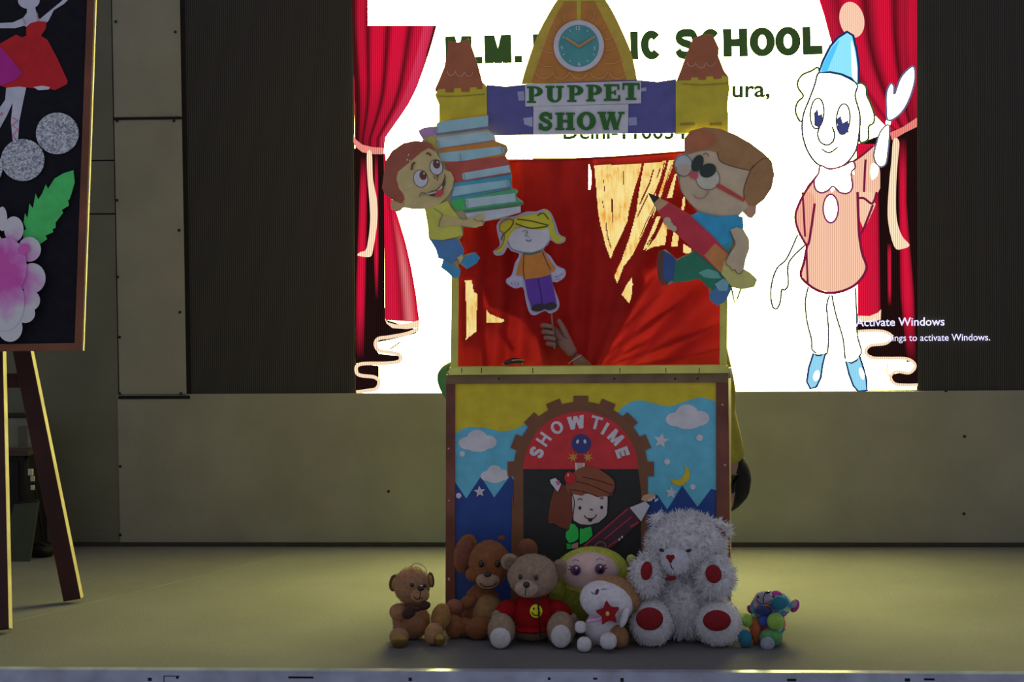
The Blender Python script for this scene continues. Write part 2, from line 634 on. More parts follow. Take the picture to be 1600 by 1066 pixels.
def screwhead(px, py, r=0.0075):
    p = at_y(px, py, YW)
    n = 10
    v = [(p.x + r * math.cos(2 * math.pi * i / n), YW - 0.003, p.z + r * math.sin(2 * math.pi * i / n)) for i in range(n)]
    v += [(a, YW + 0.002, c) for a, b, c in v]
    f = [tuple(range(n))] + [(i, i + n, (i + 1) % n + n, (i + 1) % n) for i in range(n)]
    meshobj('screw', v, f, M_screw, wall)
for px, py in ((607, 768), (1507, 682), (1506, 803), (1478, 611), (188, 729), (188, 836), (181, 34), (274, 50), (183, 313), (280, 360), (184, 433), (281, 488), (187, 527), (187, 615), (283, 615), (180, 186), (277, 184), (272, 189), (183, 189)):
    screwhead(px, py)
base = box('baseboard_back', (-5.0, YW - 0.006, 0.0), (xr, YW + 0.012, 0.022), surf('shaded_gap', (0.06, 0.055, 0.035), .9))  # dark colour stands in for the shade in the gap under the wall
tag(base, 'dark strip painted as the shadow gap where the wall meets the carpet', 'baseboard', kind='structure')

# ================================================================== THE LED SCREEN
YS = 7.74
PS = wallplane(YS)
def ledface():
    m, nt, out = newmat('dark_led_face')
    b = nt.nodes.new('ShaderNodeBsdfPrincipled')
    mul = nt.nodes.new('ShaderNodeMix'); mul.data_type = 'RGBA'
    mul.inputs[6].default_value = (0.027, 0.027, 0.024, 1); mul.inputs[7].default_value = (0.074, 0.072, 0.060, 1)
    nt.links.new(stripes(nt, 0.0), mul.inputs[0])
    nt.links.new(mul.outputs[2], b.inputs['Base Color'])
    b.inputs['Roughness'].default_value = 0.7
    b.inputs['Specular IOR Level'].default_value = 0.2
    nt.links.new(b.outputs[0], out.inputs[0])
    return m
xs0 = at_y(287, 400, YS).x
screen = empty('led_screen', (0.4, YS, zt))
tag(screen, 'wide LED wall screen showing a slide with red stage curtains', 'screen')
box('screen_body', (xs0 + 0.004, YS + 0.001, zt - 0.002), (xr + 0.3, YS + 0.10, TOP), ledface(), screen)
WHITE = (14.0, 13.6, 4.3)
M_white = led(WHITE, 0.94)
disp = sheet('display', [[(552, -70), (1431, -70), (1432, 609.5), (1000, 612.5), (557, 617.5)]], PS, 0.001, M_white, screen, th=0.002)
LY = [0.002]
def D(name, polys, c, lo=0.75, sm=False, label=None, k=None):
    """one more piece of the picture, a hair in front of the last"""
    LY[0] += 0.00015
    return sheet(name, polys, PS, LY[0], led(c, lo), disp, th=0.0001, sm=sm, label=label)
def grad(name, rows, cols, colf):
    """rows: list of pixel polylines; colour per point"""
    LY[0] += 0.00015
    v, f, cc = [], [], []
    m = len(rows[0])
    for i, r in enumerate(rows):
        for k, p in enumerate(r):
            v.append(hit(p[0], p[1], PS, LY[0]))
            cc.append(colf(k / (m - 1), i / (len(rows) - 1)))
    for i in range(len(rows) - 1):
        for k in range(m - 1):
            f.append((i * m + k, (i + 1) * m + k, (i + 1) * m + k + 1, i * m + k + 1))
    o = meshobj(name, v, f, led((0, 0, 0), 0.55, True), disp)
    at = o.data.color_attributes.new('Col', 'FLOAT_COLOR', 'POINT')
    for i, c in enumerate(cc):
        at.data[i].color = (c[0], c[1], c[2], 1)
    return o
def interp(tab, t):
    for (a, x), (b, y) in zip(tab, tab[1:]):
        if t <= b:
            return x + (y - x) * (t - a) / ((b - a) or 1)
    return tab[-1][1]
DARK, RED, PINK = (0.018, 0.006, 0.006), (0.86, 0.010, 0.055), (1.0, 0.12, 0.30)
def mixc(a, b, t):
    t = max(0, min(1, t))
    return tuple(x + (y - x) * t for x, y in zip(a, b))
CREAM = (1.3, 0.92, 0.62)
A = zc(540, 0, 3.33); C = zc(1180, 0, 3.33); Dz = zc(1180, 300, 3.134); Ez = zc(540, 300, 3.137)

# left curtain, gathered at the tie
redge = [(-70, 706), (0, 690), (45, 681), (80, 671), (110, 661), (140, 650), (165, 637), (190, 620), (215, 602), (236, 600)]
stripeL = [(0, 0.05), (.07, .1), (.11, .75), (.17, .8), (.22, .08), (.28, .9), (.40, .85), (.46, .08), (.53, .95), (.66, .9), (.72, .12), (.80, .9), (.93, 1.0), (1, .75)]
def colL(u, v):
    w = interp(stripeL, (u + 0.04 * math.sin(v * 5)) % 1.0001)
    fade = 1 - max(0, (v - 0.62)) * 1.9 * (1.2 - u)
    return mixc(DARK, RED if u < .85 else mixc(RED, PINK, .25), w * max(0.12, fade))
rows = []
for i in range(31):
    y = -70 + 306 * i / 30
    xr_ = interp(redge, y)
    xl_ = 550 + 5 * max(0, y) / 236
    rows.append([(xl_ + (xr_ - xl_) * k / 48, y) for k in range(49)])
grad('curtain_picture', rows, 48, colL)
D('picture_window', rect(574.5, -70, 690, 40), WHITE, 0.94)
# lower left curtain
D('curtain_shade', [(553, 232), (600, 238), (601, 480), (604, 500), (655, 516), (648, 522), (615, 530), (590, 535), (587, 545), (592, 553), (622, 556), (626, 562), (600, 568), (556, 568), (592, 572), (592, 592), (590, 606), (556, 612)], DARK, 0.5)
def colS(u, v):
    w = interp([(0, .9), (.3, 1), (.5, .55), (.7, .95), (1, .9)], u)
    c = mixc(DARK, RED, w)
    if v > .35 and .5 < u < .9:
        c = mixc(c, (1.0, .35, .35), .7 * (1 - abs(u - .72) / .2) * min(1, (v - .35) * 3))
    return c
rows = []
for i in range(25):
    t = i / 24
    y = 240 + 264 * t
    x1 = interp([(240, 602), (300, 608), (340, 622), (380, 634), (420, 643), (460, 650), (504, 655.5)], y)
    x0 = 599.5 + 2 * t
    rows.append([(x0 + (x1 - x0) * k / 16, y - 4 * (1 - k / 16) * t) for k in range(17)])
grad('curtain_picture', rows, 16, colS)
def colR(u, v):
    w = math.sin(math.pi * u) ** 0.7 * min(1, v * 6, (1 - v) * 4)
    return mixc(DARK, RED, w)
def band(l, r, n=14, m=8):
    """grid between two edge polylines"""
    ys = [l[0][1] + (l[-1][1] - l[0][1]) * i / n for i in range(n + 1)]
    lt = [(y, x) for x, y in l]; rt = [(y, x) for x, y in r]
    return [[(interp(lt, y) + (interp(rt, y) - interp(lt, y)) * k / m, y) for k in range(m + 1)] for y in ys]
grad('curtain_picture', band([(563, 245), (560, 330), (556, 440), (555, 560)], [(574, 245), (574, 330), (572, 440), (569, 560)]), 8, colR)
grad('curtain_picture', band([(585, 240), (584, 400), (586, 468)], [(591, 240), (592, 400), (591, 468)]), 8, colR)
D('curtain_tie', [(552, 209), (556, 218), (566, 226), (582, 230), (600, 231), (599, 241), (585, 241), (566, 238), (556, 230), (552, 222)], (1.1, .35, .28), 0.5)
D('curtain_tie', Ez([(105, -190), (128, -190), (135, -60), (152, 30), (157, 110), (150, 190), (135, 280), (120, 318), (60, 312), (70, 296), (98, 285), (110, 240), (120, 150), (118, 60), (108, -60)]), CREAM, 0.55, sm=True)
D('curtain_hem', Ez([(192, 618), (208, 640), (250, 650), (310, 642), (364, 628), (362, 664), (300, 672), (230, 668), (200, 645)]), CREAM, 0.55)
D('curtain_hem', ribbon(Ez([(360, 670), (300, 695), (210, 712), (160, 720), (146, 748), (165, 778), (220, 786), (265, 800), (262, 830), (200, 840), (90, 842), (55, 855), (54, 885), (75, 900), (140, 908), (164, 930), (150, 965), (100, 975), (52, 982)]), 5.5), CREAM, 0.55)
D('curtain_hem', ribbon(Ez([(268, 735), (235, 760), (215, 770)]), 2), DARK, 0.9)

# right curtain
def colU(u, v):
    w = interp([(0, .85), (.12, .8), (.22, .35), (.30, .95), (.42, .9), (.5, .12), (.56, .5), (.63, .95), (.74, .9), (.80, .10), (.87, .65), (.93, .55), (.97, .9), (1, .8)], min(1, max(0, u + 0.05 * math.sin(3 * v))))
    fade = 1 - 1.25 * max(0, v - .5) * max(0, u - 0.25)
    return mixc(DARK, RED, w * max(.06, fade))
ledge_ = [(-70, 1268), (0, 1280), (25, 1288), (63, 1298), (100, 1312), (140, 1335), (175, 1362), (205, 1391)]
rows = []
for i in range(31):
    y = -70 + 275 * i / 30
    x0 = interp(ledge_, y)
    rows.append([(x0 + (1432.5 - x0) * k / 40, y) for k in range(41)])
grad('curtain_picture', rows, 40, colU)
D('curtain_shade', [(1340, 225), (1391, 205), (1433, 190), (1434, 601), (1396, 601), (1389, 594), (1392, 585), (1410, 582), (1424, 580), (1430, 570), (1418, 562), (1370, 560), (1352, 552), (1358, 541), (1384, 538), (1394, 528), (1384, 519), (1340, 518)], DARK, 0.5)
grad('curtain_picture', band([(1338, 225), (1338, 495)], [(1372, 225), (1376, 485)]), 8, lambda u, v: mixc(DARK, RED, interp([(0, 1), (.6, .95), (.9, .8), (1, .2)], u)))
grad('curtain_picture', band([(1403, 215), (1404, 320), (1406, 459), (1416, 566)], [(1418, 215), (1417, 320), (1429, 459), (1432, 566)]), 8, colR)
grad('curtain_picture', band([(1386, 380), (1387, 478)], [(1393, 380), (1393, 478)]), 8, colR)
D('curtain_tie', C([(700, 690), (770, 660), (842, 612), (842, 660), (780, 690), (712, 730)]), (1.1, .30, .25), 0.5)
D('curtain_tie', [(1396, 218), (1405, 222), (1402, 260), (1400, 300), (1401, 341), (1409, 368), (1421, 383), (1410, 389), (1399, 388), (1391, 365), (1387, 335), (1389, 290), (1393, 250)], CREAM, 0.55, sm=True)
D('curtain_hem', Dz([(500, 606), (560, 608), (600, 592), (617, 575), (615, 625), (580, 634), (500, 638)]), CREAM, 0.55)
D('curtain_hem', ribbon(Dz([(498, 684), (560, 680), (630, 684), (668, 708), (640, 742), (565, 752), (541, 784), (572, 812), (650, 815), (745, 818), (784, 850), (756, 886), (690, 880), (662, 905), (684, 940), (740, 946), (796, 945)]), 4.5), CREAM, 0.55)
D('curtain_hem', ribbon(Dz([(650, 835), (645, 880), (660, 905)]), 2.0), (1.2, .6, .2), 0.55)

# lettering on the slide
TXT = led((0.030, 0.062, 0.018), 0.9)
def dl(name, parts, mt):
    LY[0] += 0.00015
    return letters(name, parts, PS, LY[0], mt, disp)
for ch, x0, x1, tk in (('M', 697, 736, .27), ('.', 743, 753, 1), ('M', 758, 798, .27), ('.', 805, 815, 1), ('P', 834, 864, .33), ('U', 872, 906, .3), ('B', 914, 946, .33), ('L', 953, 979, .36), ('I', 986, 996, 1), ('C', 1002, 1034, .3),
                       ('S', 1057, 1088, .3), ('C', 1095, 1126, .3), ('H', 1131, 1167, .28), ('O', 1172, 1210, .27), ('O', 1212, 1250, .27), ('L', 1255, 1284, .34)):
    t_ = ((x0 + x1) / 2 - 697) / 587
    yb = 101 - 16 * t_
    hh = 44 if ch != '.' else 11
    tk = tk + .07 if tk < 1 else 1
    x0 -= 1; x1 += 1
    D('heading_letter' if ch != '.' else 'heading_dot', sans_at(ch, (x0 + x1) / 2, yb - hh / 2, x1 - x0, hh, 1.5, tk), (0.030, 0.062, 0.018), 0.9)
dl('address_lettering', [text_fit('ura,', 1144, 1203, 152, 151, 27, 0.022)], TXT)
dl('address_lettering', [text_fit('Delhi-110034', 880, 1072, 217, 217, 25, 0.022)], TXT)

# the clown on the slide
OUT = (0.10, 0.12, 0.22)
GRN = (0.16, 0.28, 0.10)
MAG = (0.55, 0.03, 0.14)
PEACH = (1.15, 0.66, 0.46)
def line(name, path, w, c, closed=False, sm=True):
    return D(name, ribbon(path, w + 2.0, sm, closed), tuple(v * 0.35 for v in c), 1.0)
hairL = C([(330, 355), (290, 370), (245, 390), (222, 425), (225, 460), (250, 500), (222, 530), (210, 570), (220, 610), (245, 630), (300, 560), (330, 450)])
hairR = C([(520, 450), (545, 432), (575, 450), (580, 495), (600, 540), (620, 600), (615, 640), (590, 660), (590, 715), (575, 735), (545, 735), (540, 640), (512, 580), (515, 510)])
for h in (hairL, hairR):
    D('clown_hair', h, WHITE, 0.94, sm=True)
    line('clown_outline', h, 1.3, GRN, True)
D('clown_pompom', ell(*C.p(503, 103), 19.2, 28.5, -12), (1.15, .70, .50), 0.7)
face = C([(330, 380), (390, 375), (460, 395), (530, 440), (520, 500), (545, 600), (540, 700), (520, 790), (460, 860), (390, 878), (320, 850), (270, 780), (245, 690), (250, 600), (280, 520), (310, 440)])
D('clown_face', face, WHITE, 0.94, sm=True)
line('clown_outline', face, 1.1, OUT, True)
hat = C([(330, 380), (350, 320), (390, 240), (430, 195), (478, 165), (510, 185), (530, 270), (540, 350), (538, 440), (500, 410), (450, 388), (390, 376)])
D('clown_hat', hat, (0.30, 0.85, 1.15), 0.9)
D('clown_hat_shine', C([(500, 210), (520, 280), (530, 360), (528, 425), (505, 400), (500, 300)]), (1.1, 1.3, 1.4), 0.9, sm=True)
D('clown_hat_shine', C([(350, 340), (400, 245), (440, 205), (420, 260), (390, 330), (375, 372), (345, 372)]), (0.10, 0.62, 1.1), 0.9)
line('clown_outline', hat, 1.8, (0.03, 0.10, 0.35), True, sm=False)
for ex, ey in ((322, 590), (458, 620)):
    line('clown_outline', ell(*C.p(ex, ey), 10.5, 24, 4), 0.8, OUT, True)
D('clown_eye', C([(305, 590), (325, 565), (330, 600), (350, 590), (350, 625), (335, 665), (308, 655)]), (0.05, 0.06, 0.20), 0.9)
D('clown_eye', C([(425, 620), (445, 600), (455, 640), (485, 625), (487, 690), (435, 700)]), (0.05, 0.06, 0.20), 0.9)
line('clown_outline', C([(335, 660), (325, 700), (340, 740), (375, 755), (405, 735), (412, 695), (400, 660)]), 0.9, OUT)
line('clown_outline', C([(345, 775), (385, 795), (430, 765)]), 0.8, OUT)
# arm raised, glove and club
D('clown_sleeve', C([(510, 840), (560, 800), (615, 755), (640, 800), (650, 900), (650, 980), (620, 1040), (560, 1066), (520, 960)]), PEACH, 0.6)
line('clown_outline', C([(510, 840), (560, 805), (615, 758)]), 1.4, MAG)
line('clown_outline', C([(575, 830), (570, 900), (565, 1040)]), 1.6, MAG)
club = C([(690, 625), (682, 560), (684, 480), (705, 435), (722, 450), (725, 490), (760, 400), (820, 345), (832, 400), (815, 480), (780, 560), (735, 610)])
D('clown_glove', club, (4.0, 3.9, 2.8), 0.9, sm=True)
D('clown_glove', ell(*C.p(692, 638), 4, 5), WHITE, 0.9)
grip = C([(695, 650), (697, 720), (690, 790), (680, 850), (655, 868), (630, 850), (618, 810), (630, 750), (655, 680)])
D('clown_glove', grip, WHITE, 0.9, sm=True)
D('clown_glove', C([(600, 890), (610, 850), (640, 870), (635, 910), (608, 935)]), WHITE, 0.9, sm=True)
line('clown_outline', club, 0.9, (.35, .35, .7), True)
line('clown_outline', grip, 0.9, (.35, .35, .7), True)
# dress
D('clown_leg', [(1262, 446), (1340, 444), (1340, 560), (1318, 560), (1300, 470), (1293, 552), (1268, 552), (1258, 490)], WHITE, 0.94)
dress = [(1253, 315), (1261, 290), (1278, 272), (1300, 300), (1330, 270), (1338, 275), (1342, 310), (1343, 360), (1347, 395), (1354, 418), (1342, 440), (1320, 453), (1300, 457), (1278, 453), (1258, 440), (1252, 428), (1258, 400), (1266, 360)]
D('clown_dress', dress, PEACH, 0.6)
D('clown_sleeve', [(1262, 300), (1246, 320), (1243, 345), (1250, 370), (1261, 383), (1270, 360), (1274, 315)], (1.1, .52, .36), 0.6, sm=True)
D('clown_sleeve', [(1339, 300), (1362, 300), (1368, 320), (1350, 360), (1344, 345)], (1.2, .75, .5), 0.6)
line('clown_outline', [(1276, 275), (1258, 300), (1244, 330), (1244, 350), (1252, 370), (1262, 383), (1267, 360), (1273, 318)], 1.8, MAG)
line('clown_outline', [(1254, 300), (1258, 370)], 1.2, MAG)
line('clown_outline', [(1261, 384), (1256, 410), (1251, 430), (1262, 444), (1280, 455), (1300, 458), (1322, 453), (1341, 441), (1354, 419), (1347, 395), (1342, 360), (1340, 300)], 2.2, MAG)
line('clown_outline', [(1260, 385), (1262, 445)], 1.2, MAG)
line('clown_outline', [(1339, 310), (1350, 310), (1363, 318), (1370, 300)], 1.6, MAG)
line('clown_outline', [(1364, 320), (1350, 356), (1343, 368)], 1.6, MAG)
D('clown_button', ell(1298, 326, 11.5, 22), WHITE, 0.94)
line('clown_outline', ell(1298, 326, 11.5, 22), 1.0, (.7, .1, .4), True)
coll = C([(330, 900), (308, 940), (315, 985), (345, 1003), (380, 990), (405, 970), (440, 1000), (480, 1005), (505, 975), (500, 900), (520, 870), (505, 840), (460, 862), (390, 880), (340, 862)])
D('clown_collar', coll, WHITE, 0.94, sm=True)
line('clown_outline', coll, 1.0, (.6, .12, .35), True)
# hanging glove, legs, shoes
line('clown_outline', Dz([(208, 210), (155, 325), (110, 370), (85, 430), (76, 500), (85, 560), (105, 572), (122, 540), (130, 480), (145, 480), (162, 450), (165, 345), (245, 260)]), 0.9, OUT)
line('clown_outline', Dz([(260, 465), (245, 540), (255, 640), (275, 720), (278, 770), (300, 790)]), 0.8, OUT)
line('clown_outline', Dz([(365, 505), (350, 560), (358, 660), (355, 780), (330, 800)]), 0.8, OUT)
line('clown_outline', Dz([(375, 505), (395, 600), (430, 720), (440, 820)]), 0.8, OUT)
line('clown_outline', Dz([(490, 470), (497, 600), (500, 700), (520, 780), (505, 810)]), 0.8, OUT)
for s in (Dz([(285, 790), (300, 800), (320, 800), (345, 788), (330, 850), (322, 910), (300, 955), (270, 965), (252, 930), (262, 860)]), Dz([(443, 828), (470, 838), (495, 825), (512, 805), (530, 860), (545, 920), (548, 972), (505, 978), (480, 950), (458, 890)])):
    D('clown_shoe', s, (0.32, 0.72, 0.95), 0.85)
    line('clown_outline', s, 1.2, (0.05, 0.15, 0.45), True, sm=False)
D('clown_shoe_shine', ell(*Dz.p(300, 900), 5, 9, 15), (1.2, 1.3, 1.4), 0.9)
D('clown_shoe_shine', ell(*Dz.p(522, 890), 4, 10, -15), (1.2, 1.3, 1.4), 0.9)
# notice from the computer, running past the slide onto the dark part
NOTE = led((1.15, 1.1, 1.6), 0.6)
dl('notice_lettering', [text_fit('Activate Windows', 1337, 1476, 510, 508.5, 13.5, 0.012)], NOTE)
dl('notice_lettering', [text_fit('Go to Settings to activate Windows.', 1331, 1547, 533.5, 532, 11, 0.006)], NOTE)

# ================================================================== THE PUPPET THEATRE
YT = 6.0
PT = wallplane(YT)
tc0 = at_y(920, 980, YT)
th_root = empty('puppet_theatre', (tc0.x, YT, 0), 'painted castle puppet theatre booth with a showtime poster below its stage', 'puppet theatre')
M_wood = surf('pale_pine', obs((128, 122, 62)), 0.6, 0.25, 6.0, bump=0.1)
M_tape = surf('brown_tape_frame', obs((72, 58, 44)), 0.6, 0.30, 8.0)
M_maroon = surf('maroon_frame', obs((66, 38, 32)), 0.6, 0.30, 8.0)
M_side = surf('wing_board', obs((105, 92, 62)), 0.6, 0.2, 5.0)

def px_box(name, x0, y0, x1, y1, ya, yb, mat, parent, bev=0.002):
    """a board seen square on: pixel rectangle on the plane Y = ya, going back to yb"""
    a, b = at_y(x0, y0, ya), at_y(x1, y1, ya)
    return box(name, (a.x, ya, b.z), (b.x, yb, a.z), mat, parent, bev)

def quad_board(name, pts, ya, yb, mat, parent):
    fr = [at_y(x, y, ya) for x, y in pts]
    bk = [Vector((p.x, yb, p.z)) for p in fr]
    n = len(pts)
    f = [tuple(range(n))[::-1], tuple(range(n, 2 * n))] + [(i, (i + 1) % n, (i + 1) % n + n, i + n) for i in range(n)]
    o = meshobj(name, fr + bk, f, mat, parent)
    bm = bmesh.new(); bm.from_mesh(o.data); bmesh.ops.recalc_face_normals(bm, faces=bm.faces); bm.to_mesh(o.data); bm.free()
    return o

def foot(px, y):
    """pixel row where the floor shows under depth y at column px"""
    lo, hi = 900.0, 1100.0
    for _ in range(40):
        mid = (lo + hi) / 2
        if at_y(px, mid, y).z > 0: lo = mid
        else: hi = mid
    return lo
fl, fr_ = foot(697, YT), foot(1142, YT)
quad_board('stile', [(697, 588), (711, 588), (711, fl - 1), (696, fl - 1)], YT - 0.012, YT + 0.03, M_maroon, th_root)
quad_board('stile', [(1119, 588), (1138, 588), (1142, fr_ - 1), (1120, fr_ - 1)], YT - 0.012, YT + 0.03, M_maroon, th_root)
quad_board('rail', [(697, 586), (1138, 583), (1138, 598), (711, 600), (697, 600)], YT - 0.013, YT + 0.03, M_tape, th_root)
quad_board('rail', [(711, fl - 22), (1119, fl - 22), (1119, fl - 1), (711, fl - 1)], YT - 0.012, YT + 0.03, M_maroon, th_root)
# paint worn off the frame
for px, py in ((702, 715), (702, 800), (1128, 850), (703, 900), (1130, 745), (1131, 640)):
    sheet('worn_paint', ell(px + random.uniform(-3, 3), py + random.uniform(-20, 20), random.uniform(.8, 2), random.uniform(1.2, 3.5), random.uniform(-40, 40), 9), PT, 0.0128, paint((110, 90, 85)), th_root)
for px in (780, 960, 1055, 1090):
    sheet('nail_head', ell(px, 592, 1.6, 1.6, 0, 8), PT, 0.0138, M_gap, th_root)
# wings folded back from the front
def wing(name, xa, dx, depth, z1, mat):
    v = []
    t = 0.012
    for z in (0.003, z1):
        v += [(xa, YT + 0.03, z), (xa + dx, YT + depth, z), (xa + dx - math.copysign(t, xa), YT + depth, z), (xa - math.copysign(t, xa), YT + 0.03, z)]
    f = [(0, 1, 2, 3), (7, 6, 5, 4), (0, 4, 5, 1), (1, 5, 6, 2), (2, 6, 7, 3), (3, 7, 4, 0)]
    o = meshobj(name, v, f, mat, th_root)
    bm = bmesh.new(); bm.from_mesh(o.data); bmesh.ops.recalc_face_normals(bm, faces=bm.faces); bm.to_mesh(o.data); bm.free()
zl = at_y(1138, 580, YT).z
wing('wing_panel', at_y(1138, 780, YT).x, 0.036, 0.26, zl, M_side)
wing('wing_panel', at_y(699, 780, YT).x, 0.03, 0.26, zl, M_side)
tube('hinge', [at_y(1139, 583, YT + .03) + Vector((0.004, 0, -0.02)), at_y(1139, 583, YT + .03) + Vector((0.004, 0, 0.02))], 0.006, surf('steel_hinge', (0.6, 0.6, 0.58), 0.35, metal=0.8), th_root, sm=False)

# upper frame
quad_board('upper_stile', [(708, 190), (717, 190), (715, 575), (704, 575)], YT - 0.002, YT + 0.028, M_wood, th_root)
quad_board('upper_stile', [(1127, 175), (1138, 175), (1136, 575), (1125, 575)], YT - 0.002, YT + 0.028, M_wood, th_root)
quad_board('ledge', [(702, 574), (1138, 571), (1139, 583), (701, 586)], YT - 0.035, YT + 0.028, M_wood, th_root)
for px in (721, 752, 832, 968, 1040, 1092):
    sheet('ledge_joint', rect(px, 575, px + 1.0, 583), PT, 0.0356, M_gap, th_root)

# ---- poster on the lower front
J = zc(680, 570, 3.2); Mz = zc(780, 600, 5.714); N = zc(840, 720, 6.66)
poster = sheet('poster', [(709.5, 597), (1120.5, 595), (1120.5, fl - 20), (709.5, fl - 20)], PT, 0.004, paint((58, 112, 152), 0.45), th_root, th=0.003)
PO = [0.0042]
def Pp(name, polys, c, sm=False, label=None, mt=None):
    PO[0] += 0.00025
    return sheet(name, polys, PT, PO[0], mt or paint(c, 0.45), poster, th=0.0002, sm=sm, label=label)
Pp('sunset_band', [(709.7, 597.5)] + [(1120, 595.5)] + J([(1408, 185)]) + smooth(J([(1408, 185), (1330, 165), (1260, 180), (1170, 208), (1080, 190), (1020, 178), (960, 195), (900, 250)]), 5, False)[1:] + J([(700, 330), (450, 297)]) + smooth(J([(450, 297), (400, 322), (330, 333), (260, 318), (180, 310), (130, 325), (95, 352)]), 5, False)[1:], (124, 112, 26))
Pp('mountain', J([(95, 580), (155, 670), (228, 560), (295, 665), (375, 555), (440, 640), (440, 1290), (95, 1290)]), (22, 40, 88))
Pp('mountain', J([(1055, 690), (1110, 650), (1160, 725), (1235, 605), (1312, 712), (1380, 620), (1408, 630), (1408, 1290), (1055, 1290)]), (22, 40, 88))
def cloud(cx, cy, w, h):
    return [ell(cx - .28 * w, cy + .1 * h, .24 * w, .3 * h), ell(cx - .02 * w, cy - .12 * h, .27 * w, .42 * h), ell(cx + .27 * w, cy + .05 * h, .24 * w, .32 * h), ell(cx, cy + .2 * h, .33 * w, .32 * h)]
for cx, cy, w, h in ((213, 382, 185, 105), (299, 548, 140, 85), (1263, 262, 212, 118)):
    a, b = J.p(cx, cy)
    Pp('cloud', cloud(a, b, w / 3.2, h / 3.2), (140, 135, 152))
for cx, cy, r, rt in ((1130, 380, 40, -80), (222, 635, 30, -95), (1180, 640, 32, -85)):
    a, b = J.p(cx, cy)
    Pp('star', starp(a, b, r / 3.2, 0.45, 5, rt), (138, 138, 155))
for cx, cy, r in ((135, 446, 14), (117, 655, 14), (1322, 365, 17), (1160, 485, 15), (1288, 612, 14)):
    a, b = J.p(cx, cy)
    Pp('snow_dot', ell(a, b, r / 3.2, r / 3.2, 0, 14), (132, 135, 155))
Pp('moon', J([(1250, 505), (1268, 520), (1275, 545), (1268, 575), (1245, 600), (1215, 606), (1185, 592), (1175, 568), (1200, 577), (1228, 570), (1246, 548), (1252, 525)]), (140, 110, 30))
# toothed arch
cx, cy = J.p(728, 522)
arch = [ell(cx, cy, 335 / 3.2, 337 / 3.2, 0, 40, 180, 360) + [(cx + 335 / 3.2, cy + 60)] + J([(1062, 700), (1062, 1290), (375, 1290), (385, 640)]) + [(cx - 335 / 3.2, cy + 60)]]
for k in range(9):
    a = math.radians(180 + 22.5 * k)
    ca, sa = math.cos(a), math.sin(a)
    r0, r1, hw = 320 / 3.2, 366 / 3.2, 11.5
    arch.append([(cx + r0 * ca - hw * sa, cy + r0 * sa + hw * ca), (cx + r1 * ca - hw * sa, cy + r1 * sa + hw * ca), (cx + r1 * ca + hw * sa, cy + r1 * sa - hw * ca), (cx + r0 * ca + hw * sa, cy + r0 * sa - hw * ca)])
Pp('arch', arch, (72, 46, 32))
Pp('doorway', J([(440, 520), (1015, 520), (1030, 640), (1025, 1290), (443, 1290)]), (24, 25, 26))
Pp('arch_panel', ell(cx, cy, 287 / 3.2, 288 / 3.2, 0, 40, 180, 360), (122, 30, 34))
LET = paint((150, 148, 172), 0.45)
lt = []
for ch, u, w, wd_, rt in (('S', 335, 612, 14, 68), ('H', 398, 495, 16, 55), ('O', 515, 390, 19, 30), ('W', 687, 345, 27, 8), ('T', 865, 347, 18, -15), ('I', 945, 400, 5, -30), ('M', 1040, 478, 20, -45), ('E', 1100, 612, 14, -70)):
    a, b = Mz.p(u, w)
    Pp('poster_letter', sans_at(ch, a, b, wd_, 20.5 if ch != 'O' else 19.5, rt, 1 if ch == 'I' else .36 if ch in 'SE' else .26), None, mt=LET)
Pp('cannon_ball', ell(*Mz.p(733, 535), 15.2), (34, 38, 78))
for u in (700, 765):
    Pp('cannon_ball_eye', ell(*Mz.p(u, 515), 2.2, 3.4, 15 if u < 720 else -15), (150, 150, 160))
for u in (660, 790):
    Pp('spark', starp(*Mz.p(u, 655), 9, 0.4, 7, -90), (120, 85, 36))
Pp('hair_bow', ell(*Mz.p(728, 690), 7, 8), (100, 26, 34))
Pp('paper_clip', Mz([(675, 705), (765, 705), (762, 790), (680, 785)]), (120, 100, 92))
Pp('paper_clip', ribbon(Mz([(683, 705), (690, 785)]), 2.4, False) + ribbon(Mz([(757, 710), (748, 790)]), 2.4, False), (165, 150, 135))
# girl riding a pencil
BRN = (84, 46, 32)
Pp('girl_hair', N([(270, 250), (330, 290), (382, 400), (372, 560), (342, 680), (312, 722), (270, 700), (230, 692), (170, 650), (118, 655), (108, 610), (130, 440), (175, 290), (225, 235)]), (72, 34, 24))
Pp('girl_face', N([(360, 330), (725, 360), (735, 480), (720, 570), (640, 640), (540, 668), (440, 660), (375, 620), (362, 480)]), (140, 116, 120))
Pp('girl_hair', N([(330, 340), (290, 260), (325, 180), (400, 100), (520, 58), (640, 90), (740, 155), (800, 220), (795, 300), (770, 360), (700, 372), (620, 378), (550, 350), (500, 345), (460, 365), (390, 352)]), BRN, sm=True)
Pp('girl_outline', ribbon(N([(345, 300), (500, 330), (640, 378)]), 1.2) + ribbon(N([(400, 215), (560, 260), (760, 345)]), 1.2) + ribbon(N([(470, 170), (640, 210), (790, 260)]), 1.2) + ribbon(N([(650, 90), (750, 160), (800, 220), (795, 310), (740, 372), (730, 480), (718, 570), (650, 635)]), 1.3) + ribbon(N([(330, 300), (380, 410), (370, 560), (340, 690), (310, 722)]), 1.3), (22, 14, 14))
for u, w in ((440, 492), (667, 487)):
    Pp('girl_eye', ell(*N.p(u, w), 2.3, 2.9, 0, 14), (20, 16, 20))
Pp('girl_outline', ribbon(N([(418, 410), (440, 395), (465, 410)]), 1.4) + ribbon(N([(650, 400), (668, 385), (685, 402)]), 1.4) + ribbon(N([(545, 515), (560, 505), (575, 518)]), 1.6) + ribbon(N([(485, 570), (510, 598), (550, 605), (590, 595), (614, 560)]), 1.5), (30, 20, 24))
